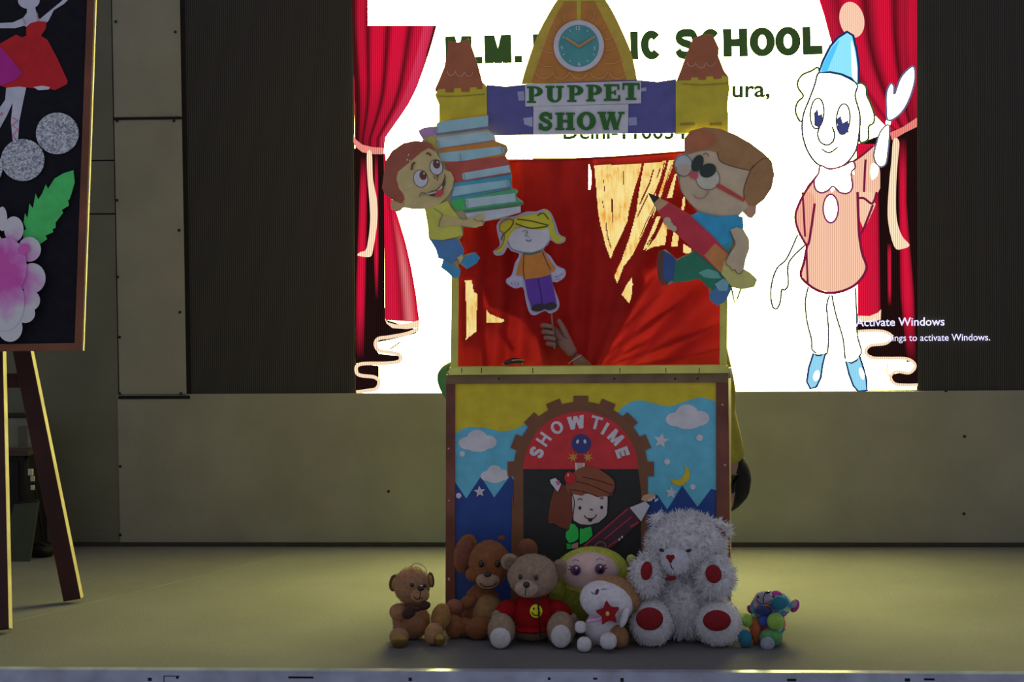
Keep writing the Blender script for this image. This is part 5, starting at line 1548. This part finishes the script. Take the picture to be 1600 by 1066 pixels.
q('ribbon_lacing', ribbon([(20, 184), (28, 188), (18, 196), (28, 202), (20, 212), (26, 220)], 1.6, False) + ribbon([(0, 180), (4, 176)], 2.5, False) + ribbon([(36, 29), (40, 38)], 1, False) + ribbon([(58, 20), (60, 32)], 1.6, False), (140, 60, 80))
def glitter():
    m, nt, out = newmat('silver_glitter')
    b = nt.nodes.new('ShaderNodeBsdfPrincipled')
    tc = nt.nodes.new('ShaderNodeTexCoord')
    vo = nt.nodes.new('ShaderNodeTexVoronoi'); vo.inputs['Scale'].default_value = 160
    nt.links.new(tc.outputs['Object'], vo.inputs['Vector'])
    rp = nt.nodes.new('ShaderNodeValToRGB')
    rp.color_ramp.elements[0].color = tuple(v * .5 for v in obs((92, 96, 114))) + (1,)
    rp.color_ramp.elements[1].color = tuple(min(1, v * 1.3) for v in obs((112, 116, 134))) + (1,)
    sp = nt.nodes.new('ShaderNodeSeparateColor')
    nt.links.new(vo.outputs['Color'], sp.inputs[0]); nt.links.new(sp.outputs[0], rp.inputs[0])
    nt.links.new(rp.outputs[0], b.inputs['Base Color'])
    b.inputs['Roughness'].default_value = 0.3; b.inputs['Metallic'].default_value = .4
    bp = nt.nodes.new('ShaderNodeBump'); bp.inputs['Strength'].default_value = .6; bp.inputs['Distance'].default_value = .003
    nt.links.new(sp.outputs[1], bp.inputs['Height']); nt.links.new(bp.outputs[0], b.inputs['Normal'])
    nt.links.new(b.outputs[0], out.inputs[0])
    return m
M_glit = glitter()
for x, y, r in ((89.5, 208.5, 33.5), (35.5, 250, 34), (-30, 262, 34)):
    q('glitter_disc', ell(x, y, r, r * .97, 0, 40), None, mt=M_glit, th=.002, step=.0025)
EL = zc(0, 250, 2.88)
lf = EL([(330, 46), (336, 100), (322, 150), (312, 178), (306, 180), (310, 205), (278, 225), (284, 238), (250, 282), (250, 305), (236, 312), (240, 325), (205, 340), (212, 356), (182, 378), (160, 352), (105, 352), (104, 318), (118, 312), (106, 282), (112, 240), (124, 262), (132, 196), (148, 218), (160, 152), (172, 178), (190, 150), (206, 110), (216, 130), (245, 84), (285, 60)])
q('leaf', lf, (44, 122, 66), step=.003, th=.002)
pet = [(-150, 330, 60, 60), (-190, 450, 56, 62), (-195, 580, 56, 62), (-150, 690, 56, 60), (-60, 760, 60, 60), (-70, 285, 60, 56), (-70, 520, 130, 210), (10, 265, 22, 55), (62, 312, 44, 58), (132, 402, 52, 56), (145, 532, 60, 68), (128, 632, 52, 50), (112, 690, 46, 44), (45, 755, 56, 64), (30, 480, 90, 130), (20, 640, 90, 130)]
def petalmat():
    # white paper petals sponged with pink towards the flower's heart
    m, nt, out = newmat('sponged_petal')
    b = nt.nodes.new('ShaderNodeBsdfPrincipled')
    tc = nt.nodes.new('ShaderNodeTexCoord')
    hc = hit(*EL.p(18, 520), PB) - rootloc(canvas)
    ds = nt.nodes.new('ShaderNodeVectorMath'); ds.operation = 'DISTANCE'; ds.inputs[1].default_value = hc
    nt.links.new(tc.outputs['Object'], ds.inputs[0])
    nz = nt.nodes.new('ShaderNodeTexNoise'); nz.inputs['Scale'].default_value = 14; nz.inputs['Detail'].default_value = 2
    nt.links.new(tc.outputs['Object'], nz.inputs['Vector'])
    ma = nt.nodes.new('ShaderNodeMath'); ma.operation = 'MULTIPLY_ADD'; ma.inputs[1].default_value = -.16
    nt.links.new(nz.outputs['Fac'], ma.inputs[0]); nt.links.new(ds.outputs['Value'], ma.inputs[2])
    rp = nt.nodes.new('ShaderNodeValToRGB')
    rp.color_ramp.elements[0].position = .0; rp.color_ramp.elements[0].color = obs((150, 50, 112)) + (1,)
    rp.color_ramp.elements[1].position = .105; rp.color_ramp.elements[1].color = obs((132, 126, 146)) + (1,)
    e_ = rp.color_ramp.elements.new(.045); e_.color = obs((146, 84, 128)) + (1,)
    nt.links.new(ma.outputs[0], rp.inputs[0]); nt.links.new(rp.outputs[0], b.inputs['Base Color'])
    b.inputs['Roughness'].default_value = .8
    nt.links.new(b.outputs[0], out.inputs[0])
    return m
M_petal = petalmat()
for x, y, a, b in pet:
    c_ = EL.p(x, y)
    q('petal', ell(c_[0], c_[1], a / 2.88, b / 2.88, 0, 24), None, mt=M_petal, th=.0015, step=.0016)
q('petal_tint', ell(*EL.p(108, 402), 10, 8, -35, 20), (150, 56, 114), th=.0004, step=.0004)

# ---- clutter by the wall behind the easel
M_grey = surf('dim_grey_metal', obs((44, 46, 42)), 0.5)
M_dark = surf('near_black', (0.014, 0.012, 0.012), 0.6)
yk = 7.42
def zx(px, py, y=yk): return at_y(px, py, y)
a, b = zx(-60, 703), zx(44, 860)
cab = empty('side_cabinet', ((a.x + b.x) / 2, yk + .15, 0), 'dark low cabinet against the wall behind the easel', 'cabinet')
box('carcass', (a.x, yk, 0.0), (b.x - .01, yk + .3, a.z - .03), M_dark, cab, .004)
box('top_board', (a.x - .02, yk - .02, a.z - .03), (b.x + .02, yk + .32, a.z), surf('cabinet_top', obs((36, 28, 26)), .5), cab, .004)
box('door', (a.x + .03, yk - .012, .04), (b.x - .04, yk - .001, a.z - .06), M_dark, cab, .003)
a, b = zx(4, 655), zx(46, 703)
bx_ = empty('control_box', ((a.x + b.x) / 2, yk + .12, zx(0, 703).z), 'pale grey metal control box standing on the dark cabinet', 'box')
box('casing', (a.x - .1, yk + .06, zx(0, 703).z + .0005), (b.x, yk + .2, a.z), surf('pale_metal', obs((62, 64, 60)), .5), bx_, .004)
c1, c2 = zx(22, 668), zx(35, 700)
box('door_panel', (c1.x, yk + .055, c2.z), (c2.x, yk + .061, c1.z), M_grey, bx_, .001)
box('cap_strip', (a.x - .1, yk + .055, a.z), (b.x + .01, yk + .205, a.z + .012), M_dark, bx_, .002)
# tilted board
p1, p2, p3, p4 = at_y(22, 786, 7.375), at_y(60, 782, 7.375), Vector((at_y(46, 866, 7.30).x, 7.30, 0)), Vector((at_y(2, 870, 7.30).x, 7.30, 0))
lb = [p4, p3, p2, p1]
lb = [Vector((v_.x, v_.y, max(v_.z, 0.001))) for v_ in lb]
nb = (lb[1] - lb[0]).cross(lb[2] - lb[0]).normalized()
if nb.y > 0: nb = -nb
vv_ = lb + [v_ - nb * .018 for v_ in lb]
sl = empty('leaning_board', (sum(v_.x for v_ in lb) / 4, lb[0].y, 0), 'dull green board leaning in front of the dark cabinet', 'board')
mo = meshobj('panel_sheet', [Vector((v_.x, v_.y, max(v_.z, .0))) for v_ in vv_], [(0, 1, 2, 3), (7, 6, 5, 4), (0, 4, 5, 1), (1, 5, 6, 2), (2, 6, 7, 3), (3, 7, 4, 0)], surf('dull_green', obs((30, 34, 26)), .6), sl)
tube('edge_strip', [vv_[3], vv_[2]], .006, M_dark, sl, sm=False)
# black bag and cable
bgp = at_z(66, 870)
bag = empty('black_bag', (bgp.x, bgp.y, 0), 'small limp black bag on the carpet behind the easel', 'bag')
blob('pouch', (bgp.x, bgp.y, .032), (.062, .05, .032), M_dark, bag, rough=.14, power=.8)
tube('strap', [(bgp.x - .05, bgp.y - .01, .02), (bgp.x - .03, bgp.y - .03, .065), (bgp.x + .02, bgp.y - .03, .068), (bgp.x + .05, bgp.y - .02, .02)], .006, M_dark, bag)
cr = zx(46, 720, yk + .02)
cab2 = empty('power_plug', (b.x + .055, yk + .04, zx(46, 770).z), 'bundle of pale plugs and cable hanging beside the dark cabinet', 'plug')
cx_ = cr.x + .03
tube('cable', [(cx_ - .045, yk + .03, zx(0, 712).z), (cx_ - .02, yk - .03, zx(0, 735).z), (cx_, yk + .02, zx(0, 770).z), (cx_ + .01, yk + .10, .012), (cx_ + .01, yk + .2, .012)], .006, M_dark, cab2)
for dy, r_ in ((738, .016), (748, .013), (762, .012)):
    p = zx(45 + (dy % 7), dy, yk - .03)
    box('plug_body', (p.x - r_ * .7, p.y - r_ * .6, p.z - r_), (p.x + r_ * .7, p.y + r_ * .6, p.z + r_), surf('pale_plastic', obs((105, 105, 100)), .4), cab2, .003)

# ================================================================== THE STUFFED TOYS
M_bead = surf('black_bead', (0.008, 0.008, 0.009), 0.15, spec=0.7)
M_thread = surf('dark_thread', (0.02, 0.014, 0.012), 0.8)

def fuzz(objs, n, ln, mat, parent, width=0.35, droop=0.3, clump=.3):
    """pile: short blades standing on the stuffed shapes, too many to count"""
    v, f = [], []
    pool = []
    base = rootloc(parent)
    for o in objs:
        me = o.data
        for p in me.polygons:
            pool.append((p.area, o, p))
    for a, o, p in random.choices(pool, [q_[0] for q_ in pool], k=n):
        if True:
            me = o.data
            u1, u2 = random.random(), random.random()
            if len(p.vertices) == 4:
                w = [(1 - u1) * (1 - u2), u1 * (1 - u2), u1 * u2, (1 - u1) * u2]
            else:
                if u1 + u2 > 1: u1, u2 = 1 - u1, 1 - u2
                w = [1 - u1 - u2, u1, u2]
            s = 1.0
            c = Vector((0, 0, 0))
            for wi, vi in zip(w, p.vertices):
                c += me.vertices[vi].co * (wi / s)
            c += base
            nn = Vector((0, 0, 0))
            for vi in p.vertices: nn += me.vertices[vi].normal
            nn.normalize()
            d = (nn + noise.noise_vector(c * 55) * clump + Vector((random.uniform(-1, 1), random.uniform(-1, 1), random.uniform(-1, 1))) * .45 + Vector((0, 0, -droop))).normalized()
            l = ln * random.uniform(.6, 1.3)
            t = d.cross(Vector((random.uniform(-1, 1), random.uniform(-1, 1), random.uniform(-1, 1)))).normalized() * (l * width / 2)
            tip = c + d * l
            if tip.z < .001 or c.z < .004: continue
            k = len(v)
            v += [c - t - nn * .001, c + t - nn * .001, tip]
            f.append((k, k + 1, k + 2))
    o = meshobj('pile', v, f, mat, parent)
    o['kind'] = 'stuff'
    return o

class Toy:
    def __init__(s, name, label, zoom, Y, cx):
        s.z, s.Y = zoom, Y
        p = at_y(*zoom.p(*cx), Y)
        s.root = empty(name, (p.x, Y, 0), label, 'toy', 'stuffed toys sitting along the foot of the theatre')
    def at(s, u, w, dy=0.0):
        return at_y(*s.z.p(u, w), s.Y + dy)
    def m(s, r, dy=0.0):
        return r / s.z.s / ppm(s.Y + dy)
    def b(s, name, u, w, ru, rw, mat, dy=0.0, depth=None, rot=0, sit=False, parent=None, lean=0, turn=0, **k):
        """stuffed piece at crop point (u, w) with crop radii ru, rw; rot leans it in the picture plane"""
        c = s.at(u, w, dy)
        rx, rz = s.m(ru, dy), s.m(rw, dy)
        ry = s.m(depth, dy) if depth else (rx + rz) / 2
        if sit: c.z = max(rz * .96, 0.0) + .002
        return blob(name, c, (rx, ry, rz), mat, parent or s.root, rot=(lean, rot, turn), **k)
    def t(s, name, pts, r, mat, dy=0.0, parent=None):
        return tube(name, [s.at(p[0], p[1], dy + (p[2] if len(p) > 2 else 0)) for p in pts], s.m(r, dy), mat, parent or s.root)

K = zc(590, 800, 4.006); L = zc(840, 780, 3.726); Q = zc(1140, 900, 8.2)

# ---- small tan bear with a brown bow
T = Toy('teddy_bear', 'small tan teddy bear with a dark brown bow and gold soles', K, 5.72, (215, 800))
tan = plush((112, 82, 64)); tan2 = plush((120, 90, 66)); dbr = surf('dark_brown_satin', obs((28, 15, 13)), .5)
gold = surf('gold_sole', (0.35, 0.24, 0.07), 0.22, .2, 20, metal=.8)
body = T.b('torso', 212, 715, 118, 128, tan, .03, 105, sit=True, taper=-.15, rough=.02)
hd_ = T.b('head', 215, 462, 114, 118, tan, 0, 112, rough=.015)
T.b('muzzle', 264, 520, 62, 50, tan2, -.055, 48, parent=hd_)
T.b('nose', 270, 478, 24, 17, M_bead, -.087, 15, parent=hd_, seg=14, ring=10)
T.b('eye', 215, 458, 14, 15, M_bead, -.078, 9, parent=hd_, seg=12, ring=8)
T.b('eye', 296, 462, 11, 14, M_bead, -.068, 9, parent=hd_, seg=12, ring=8)
T.t('mouth', [(268, 490, -.089), (267, 520, -.092), (262, 545, -.088)], 2.5, M_thread, parent=hd_)
T.t('mouth', [(225, 528, -.078), (245, 548, -.088), (265, 543, -.089), (285, 540, -.085)], 2.5, M_thread, parent=hd_)
for u, w, a, b2, r in ((103, 445, 32, 56, 10), (335, 425, 20, 50, -8)):
    e = T.b('ear', u, w, a, b2, plush((64, 42, 28)), .02, 30, rot=r, parent=hd_)
    T.b('ear_lining', u + (6 if u < 200 else -4), w + 4, a * .62, b2 * .72, plush((112, 88, 46)), -.004, 24, rot=r, parent=hd_)
T.b('arm', 130, 628, 58, 56, tan, -.03, 60, rough=.02)
T.b('arm', 395, 662, 62, 92, plush((112, 84, 50)), -.02, 62, rot=12, rough=.02)
l1 = T.b('leg', 135, 806, 62, 58, tan, -.09, 70, sit=True)
T.b('sole', 133, 806, 52, 50, gold, -.128, 14, parent=l1)
l2 = T.b('leg', 352, 790, 58, 72, tan2, -.07, 75, rot=20, sit=True)
T.b('sole', 388, 800, 34, 42, gold, -.110, 18, parent=l2)
bw = T.b('bow', 245, 606, 30, 20, dbr, -.085, 16)
T.b('bow_loop', 196, 632, 48, 36, dbr, -.085, 14, rot=-40, parent=bw)
T.b('bow_loop', 294, 588, 40, 28, dbr, -.08, 12, rot=-18, parent=bw)
T.t('hanging_loop', [(205, 345), (235, 322), (270, 330), (298, 352), (312, 400)], 3.0, surf('pale_cord', (.5, .45, .36), .6), -.02)
fuzz([hd_, body], 2500, .006, tan, T.root)

# ---- russet plush mouse (a plain one)
T = Toy('plush_mouse', 'russet plush mouse with big round ears behind the bear in red', K, 5.86, (680, 800))
rus = plush((96, 60, 38)); rub = plush((112, 86, 58)); rum = plush((116, 96, 84)); inn = plush((88, 54, 46))
body = T.b('torso', 655, 672, 130, 160, rus, .0, 110, sit=True, taper=-.18, rough=.02)
T.b('belly', 690, 640, 100, 125, rub, -.045, 80, parent=body)
hd_ = T.b('head', 700, 325, 132, 150, rus, -.03, 125, rough=.015)
for u, w, a, b2, r in ((552, 262, 74, 128, 14), (940, 232, 62, 66, -20)):
    e = T.b('ear', u, w, a, b2, rus, .02, 26, rot=r, parent=hd_)
    T.b('ear_lining', u - 4, w + 8, a * .72, b2 * .76, inn, .0045, 18, rot=r, parent=hd_)
T.b('cheek', 600, 392, 52, 46, rus, -.06, 44, parent=hd_)
T.b('muzzle', 690, 428, 76, 56, rum, -.085, 52, parent=hd_)
T.b('nose', 688, 394, 24, 15, M_bead, -.128, 16, parent=hd_, seg=14, ring=10)
for u in (648, 752):
    T.b('eye', u, 325, 17, 24, M_bead, -.112 if u < 700 else -.105, 14, parent=hd_, seg=14, ring=10)
T.t('mouth', [(640, 448, -.118), (665, 466, -.128), (692, 468, -.132), (725, 462, -.126), (745, 442, -.116)], 3, M_thread, parent=hd_)
T.b('hair_tuft', 775, 165, 22, 18, plush((84, 50, 30)), -.02, 18, parent=hd_)
T.b('arm', 560, 568, 66, 40, rus, -.06, 40, rot=-28)
T.b('paw', 480, 592, 52, 46, plush((104, 68, 56)), -.09, 42)
T.b('leg', 540, 720, 84, 60, rus, -.09, 60, rot=12)
l1 = T.b('foot', 478, 745, 60, 76, plush((102, 66, 46)), -.11, 50, sit=True)
T.b('leg', 632, 765, 90, 72, rus, -.12, 70, rot=-12, sit=True)
fuzz([hd_, body], 2500, .006, rus, T.root)

# ---- beige grey bear in a red shirt
T = Toy('teddy_bear', 'beige grey teddy bear in a red shirt with a yellow smiley badge', K, 5.73, (970, 880))
gry = plush((108, 92, 82)); gry2 = plush((120, 106, 98)); pad = plush((130, 130, 138), .1, .75)
redc = surf('red_fleece', obs((80, 8, 12)), .95, .12, 40, bump=.4, bscale=200, spec=.1)
low = T.b('torso', 965, 800, 150, 100, plush((96, 82, 68)), .0, 130, sit=True, rough=.02)
shirt = T.b('shirt', 978, 640, 158, 142, redc, -.005, 135, taper=-.14, rough=.02)
T.b('sleeve', 808, 622, 84, 66, redc, -.03, 62, rot=-42, parent=shirt)
T.b('sleeve', 1140, 628, 92, 66, redc, -.03, 62, rot=42, parent=shirt)
T.b('shirt_hem', 960, 732, 118, 26, redc, -.055, 90, parent=shirt)
T.b('arm', 748, 660, 36, 46, gry, -.05, 40)
T.b('arm', 1226, 672, 24, 34, gry, -.05, 32)
hd_ = T.b('head', 972, 400, 160, 138, gry, -.03, 135, rough=.012)
T.b('muzzle', 932, 478, 76, 58, gry2, -.10, 58, parent=hd_)
T.b('nose', 932, 456, 22, 20, M_bead, -.147, 16, parent=hd_, seg=14, ring=10)
for u, w in ((893, 408), (993, 413)):
    T.b('eye', u, w, 13, 17, M_bead, -.118, 10, parent=hd_, seg=12, ring=8)
T.t('mouth', [(930, 474, -.150), (926, 500, -.152), (924, 522, -.146)], 3, M_thread, parent=hd_)
for u, w, a, b2, r in ((826, 312, 56, 52, -20), (1138, 356, 50, 62, 15)):
    T.b('ear', u, w, a, b2, gry, -.02, 26, rot=r, parent=hd_)
    T.b('ear_lining', u + 3, w + 6, a * .66, b2 * .66, plush((84, 70, 62)), -.04, 16, rot=r, parent=hd_)
yel = surf('yellow_badge', obs((142, 146, 24)), .5)
bd = T.b('badge', 992, 622, 40, 44, yel, -.092, 10, parent=shirt)
for u, w in ((978, 606), (1006, 604)):
    T.b('badge_eye', u, w, 5, 8, M_thread, -.099, 4, parent=shirt, seg=10, ring=8)
T.t('badge_smile', [(966, 628, -.1), (978, 646, -.101), (1000, 648, -.101), (1018, 630, -.1)], 3, M_thread, parent=shirt)
T.t('zip_cord', [(1004, 535, -.095), (1008, 600, -.104), (1014, 700, -.104), (1020, 785, -.098)], 5, M_thread, parent=shirt)
feet = []
for u, w, a, b2, pu, pw, pa2, pb2 in ((775, 800, 86, 106, 768, 790, 66, 68), (1150, 795, 90, 112, 1148, 780, 64, 74)):
    lg = T.b('leg', u, w, a, b2, gry, -.10, 92, sit=True, rough=.012)
    T.b('sole', pu, pw, pa2, pb2, pad, -.148, 26, parent=lg)
    feet.append(lg)
fuzz([hd_, low] + feet, 3500, .006, gry, T.root)

# ---- doll in a yellow hood
T = Toy('plush_doll', 'plush doll with a pale face in a lime yellow hood and body', L, 5.87, (315, 800))
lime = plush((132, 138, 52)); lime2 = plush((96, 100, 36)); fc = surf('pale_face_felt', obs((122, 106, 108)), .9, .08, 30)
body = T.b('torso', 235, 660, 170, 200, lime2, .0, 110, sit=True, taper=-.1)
hood = T.b('hood', 318, 418, 214, 142, lime, -.01, 120)
fce = T.b('face', 306, 424, 170, 116, fc, -.058, 100)
T.b('hood_rim', 300, 520, 150, 40, lime, -.03, 90, rot=8, parent=hood)
pur = surf('purple_eye', obs((58, 30, 66)), .3); shn = surf('white_felt', (.75, .75, .8), .6)
for u, w, r in ((222, 415, 0), (363, 408, 0)):
    e = T.b('eye', u, w, 31, 32, pur, -0.1410, 10, parent=fce, seg=16, ring=10)
    T.b('eye_core', u + 2, w + 2, 16, 20, M_bead, -0.1465, 6, parent=fce, seg=12, ring=8)
    T.b('eye_shine', u + 4, w - 13, 7, 8, shn, -0.1485, 4, parent=fce, seg=10, ring=8)
    sgn = -1 if u < 300 else 1
    T.t('eyelash', [(u + sgn * 22, w - 18, -0.1410), (u + sgn * 36, w - 24, -0.1370)], 3, M_thread, parent=fce)
    T.t('eyelash', [(u + sgn * 26, w - 4, -0.1410), (u + sgn * 42, w - 6, -0.1360)], 3, M_thread, parent=fce)
    T.t('eyebrow', [(u - 20, w - 52, -0.1360), (u, w - 62, -0.1350), (u + 20, w - 52, -0.1360)], 3.2, surf('mauve_thread', obs((92, 70, 92)), .8), parent=fce)
T.b('nose', 284, 440, 8, 6, surf('mauve_nose', obs((120, 84, 104)), .8), -0.1490, 6, parent=fce, seg=10, ring=8)
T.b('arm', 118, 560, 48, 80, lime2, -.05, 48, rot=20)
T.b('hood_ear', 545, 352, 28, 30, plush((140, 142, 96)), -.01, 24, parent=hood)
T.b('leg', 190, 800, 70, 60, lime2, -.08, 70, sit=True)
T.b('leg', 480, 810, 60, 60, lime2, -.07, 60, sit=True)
fuzz([hood, body], 1800, .005, lime, T.root)

# ---- white and tan puppy with a red star
T = Toy('plush_puppy', 'white and tan plush puppy with tilted head holding a red star', L, 5.66, (380, 860))
wht = plush((136, 136, 152), .1, .8); ptn = plush((112, 84, 60))
hd_ = T.b('head', 405, 592, 162, 120, wht, -.05, 130, rot=12, rough=.012)
T.b('head_patch', 448, 562, 158, 112, ptn, -.022, 128, rot=20, parent=hd_)
T.b('ear', 548, 460, 34, 44, ptn, .0, 22, rot=20, parent=hd_)
T.b('nose', 346, 540, 11, 19, surf('plum_nose', obs((52, 30, 52)), .3), -.158, 12, rot=22, parent=hd_, seg=12, ring=8)
T.t('eyelid', [(374, 530, -.160), (390, 523, -.163), (402, 526, -.164)], 2.2, M_thread, parent=hd_)
T.t('mouth', [(312, 540, -.148), (326, 552, -.154), (340, 552, -.158)], 2.2, M_thread, parent=hd_)
T.b('ear', 505, 690, 22, 62, wht, -.13, 18, rot=18, parent=hd_)
body = T.b('torso', 385, 800, 112, 105, wht, -.01, 105, sit=True, rough=.012)
T.b('flank', 455, 810, 82, 92, ptn, .005, 92, parent=body)
T.b('flank', 330, 850, 44, 52, ptn, .02, 60, parent=body)
T.t('collar', [(292, 712, -.118), (330, 706, -.132), (360, 700, -.137), (400, 692, -.138)], 10, surf('pink_ribbon', obs((150, 92, 128)), .6))
T.b('paw', 250, 745, 34, 35, wht, -.09, 34, power=.8)
T.b('paw', 272, 848, 43, 44, wht, -.11, 42, sit=True, power=.85)
T.b('paw', 412, 826, 50, 50, wht, -.12, 46, power=.85)
T.b('leg', 468, 800, 62, 66, ptn, -.06, 60)
star = starp(0, 0, 1, .58, 5, -98)
sp_ = [T.z.p(410 + 72 * x, 668 + 72 * y) for x, y in star]
PSt = wallplane(T.Y - .172)
so = sheet('star', smooth(sp_, 3), PSt, 0.0, surf('red_felt', obs((80, 12, 17)), .9, .1, 40, bump=.3), T.root, th=.016)
T.b('star_centre', 407, 668, 12, 15, surf('amber_bead', obs((150, 96, 50)), .3), -.173, 8, parent=so, seg=12, ring=8)
fuzz([hd_, body], 2500, .005, wht, T.root)

# ---- big white bear
T = Toy('teddy_bear', 'big shaggy white teddy bear with dark red pads, largest of the toys', L, 5.74, (860, 860))
snow = plush((138, 144, 168), .10, .78); sn2 = plush((126, 128, 144), .10, .76)
dred = surf('dark_red_felt', obs((70, 11, 16)), .9, .15, 40, bump=.3)
body = T.b('torso', 862, 668, 225, 226, snow, .03, 190, sit=True, taper=-.12, rough=.03)
hd_ = T.b('head', 868, 262, 222, 176, snow, -.01, 185, rough=.03)
ears = []
for u, w, a, b2, r in ((702, 120, 42, 38, -20), (1062, 172, 66, 42, 26)):
    e = T.b('ear', u, w, a, b2, snow, -.02, 30, rot=r, rough=.04)
    if u > 900:
        T.b('ear_lining', u - 14, w + 16, a * .8, b2 * .6, dred, -.042, 18, rot=r + 6, parent=e)
    ears.append(e)
mz = T.b('muzzle', 800, 356, 84, 76, sn2, -.135, 70, parent=hd_, rough=.02)
T.b('nose', 762, 338, 15, 15, dred, -.205, 12, parent=hd_, seg=12, ring=8)
T.b('nose', 784, 338, 15, 15, dred, -.205, 12, parent=hd_, seg=12, ring=8)
T.b('nose', 773, 356, 14, 20, dred, -.206, 12, parent=hd_, taper=.5, seg=12, ring=8)
for u, w in ((722, 298), (880, 300)):
    T.b('eye', u, w, 17, 11, M_bead, -.168 if u < 800 else -.182, 10, rot=18 if u < 800 else -18, parent=hd_, seg=12, ring=8)
T.t('mouth', [(774, 378, -.208), (780, 398, -.206), (790, 408, -.202)], 3, M_thread, parent=hd_)
T.b('ribbon', 775, 462, 34, 13, dred, -.165, 16, rot=-8)
arms = []
for u, w, a, b2, pu, pw, pa2, pb2, r in ((640, 440, 88, 122, 634, 418, 34, 56, 8), (1035, 448, 106, 128, 1024, 436, 47, 55, -10)):
    ar = T.b('arm', u, w, a, b2, snow, -.10, 84, rot=r, rough=.03)
    T.b('pad', pu, pw, pa2, pb2, dred, -.178 if u < 800 else -.180, 22, rot=-15 if u > 800 else 8, parent=ar)
    arms.append(ar)
legs = []
for u, w, a, b2, pu, pw, pa2, pb2 in ((662, 716, 120, 138, 652, 698, 80, 68), (1052, 722, 132, 138, 1044, 708, 82, 62)):
    lg = T.b('leg', u, w, a, b2, snow, -.09, 130, sit=True, rough=.03)
    T.b('sole', pu, pw, pa2, pb2, dred, -.190, 28, parent=lg)
    legs.append(lg)
fuzz([hd_, body] + ears + arms, 17000, .024, snow, T.root, .20, .35, 1.3)
fuzz([mz] + legs, 5000, .011, snow, T.root, .25, .4)

# ---- tie-dyed bear
def tiedye():
    m, nt, out = newmat('tie_dye_plush')
    b = nt.nodes.new('ShaderNodeBsdfPrincipled')
    tc = nt.nodes.new('ShaderNodeTexCoord'); nz = nt.nodes.new('ShaderNodeTexNoise')
    nz.inputs['Scale'].default_value = 17; nz.inputs['Detail'].default_value = 1.5; nz.inputs['Distortion'].default_value = .6
    nt.links.new(tc.outputs['Object'], nz.inputs['Vector'])
    rp = nt.nodes.new('ShaderNodeValToRGB')
    cr_ = rp.color_ramp
    cols = [(.28, (120, 40, 96)), (.36, (128, 44, 50)), (.42, (130, 84, 44)), (.47, (40, 62, 120)), (.53, (34, 88, 116)), (.60, (78, 124, 62)), (.68, (110, 84, 130)), (.76, (30, 96, 120))]
    cr_.elements[0].position = cols[0][0]; cr_.elements[0].color = obs(cols[0][1]) + (1,)
    cr_.elements[1].position = cols[-1][0]; cr_.elements[1].color = obs(cols[-1][1]) + (1,)
    for p, c in cols[1:-1]:
        e = cr_.elements.new(p); e.color = obs(c) + (1,)
    nt.links.new(nz.outputs['Fac'], rp.inputs[0]); nt.links.new(rp.outputs[0], b.inputs['Base Color'])
    b.inputs['Roughness'].default_value = .95
    nt.links.new(b.outputs[0], out.inputs[0])
    return m
T = Toy('teddy_bear', 'small tie-dyed rainbow teddy bear looking up, at the end of the row', Q, 5.72, (500, 850))
dye = tiedye()
lil = plush((112, 106, 128)); grn = plush((100, 132, 62)); mgt = plush((122, 40, 108)); blu = plush((32, 84, 112)); nvy = plush((34, 44, 92))
body = T.b('torso', 480, 730, 232, 240, dye, .02, 190, sit=True, taper=-.1, rough=.02)
T.b('chest_stripe', 330, 700, 70, 180, plush((136, 70, 44)), -.046, 95, rot=-6, parent=body)
T.b('chest_patch', 440, 575, 70, 75, plush((44, 66, 140)), -.055, 60, parent=body)
hd_ = T.b('head', 530, 385, 262, 182, dye, -.005, 175, rot=-6, rough=.015)
T.b('cheek', 620, 345, 130, 95, blu, -.055, 80, parent=hd_)
T.b('chin', 430, 450, 120, 60, nvy, -.055, 90, parent=hd_)
T.b('muzzle', 440, 285, 120, 88, lil, -.085, 80, parent=hd_)
T.b('nose', 487, 214, 40, 16, M_bead, -.115, 24, rot=-14, parent=hd_, seg=14, ring=10)
T.t('mouth', [(455, 225, -.128), (432, 285, -.134), (435, 355, -.126)], 6, M_thread, parent=hd_)
T.t('mouth', [(345, 300, -.115), (380, 345, -.125), (430, 360, -.127), (500, 345, -.118), (540, 310, -.1)], 5, M_thread, parent=hd_)
T.b('eye', 365, 270, 16, 22, M_bead, -.128, 14, parent=hd_, seg=12, ring=8)
T.b('eye', 560, 262, 16, 20, M_bead, -.122, 14, parent=hd_, seg=12, ring=8)
T.b('brow', 605, 245, 75, 55, mgt, -.03, 60, rot=15, parent=hd_)
T.b('ear', 830, 385, 62, 88, mgt, .0, 40, rot=20, parent=hd_)
T.b('ear_lining', 822, 362, 42, 56, lil, -.02, 24, rot=20, parent=hd_)
T.b('ear', 265, 430, 40, 60, plush((100, 50, 100)), .03, 34, rot=-20, parent=hd_)
T.b('arm', 590, 585, 112, 112, grn, -.09, 95, rot=10)
T.b('arm', 225, 570, 72, 88, grn, -.06, 74, rot=-14)
l1 = T.b('leg', 195, 850, 92, 112, blu, -.09, 95, sit=True)
l2 = T.b('leg', 530, 855, 150, 118, plush((64, 112, 74)), -.08, 120, sit=True)
T.b('sole', 485, 870, 92, 88, plush((106, 112, 134)), -.128, 36, parent=l2)
T.b('sole', 88, 885, 52, 50, plush((96, 92, 84)), -.10, 30, parent=l1)
fuzz([hd_, body], 2000, .006, dye, T.root)
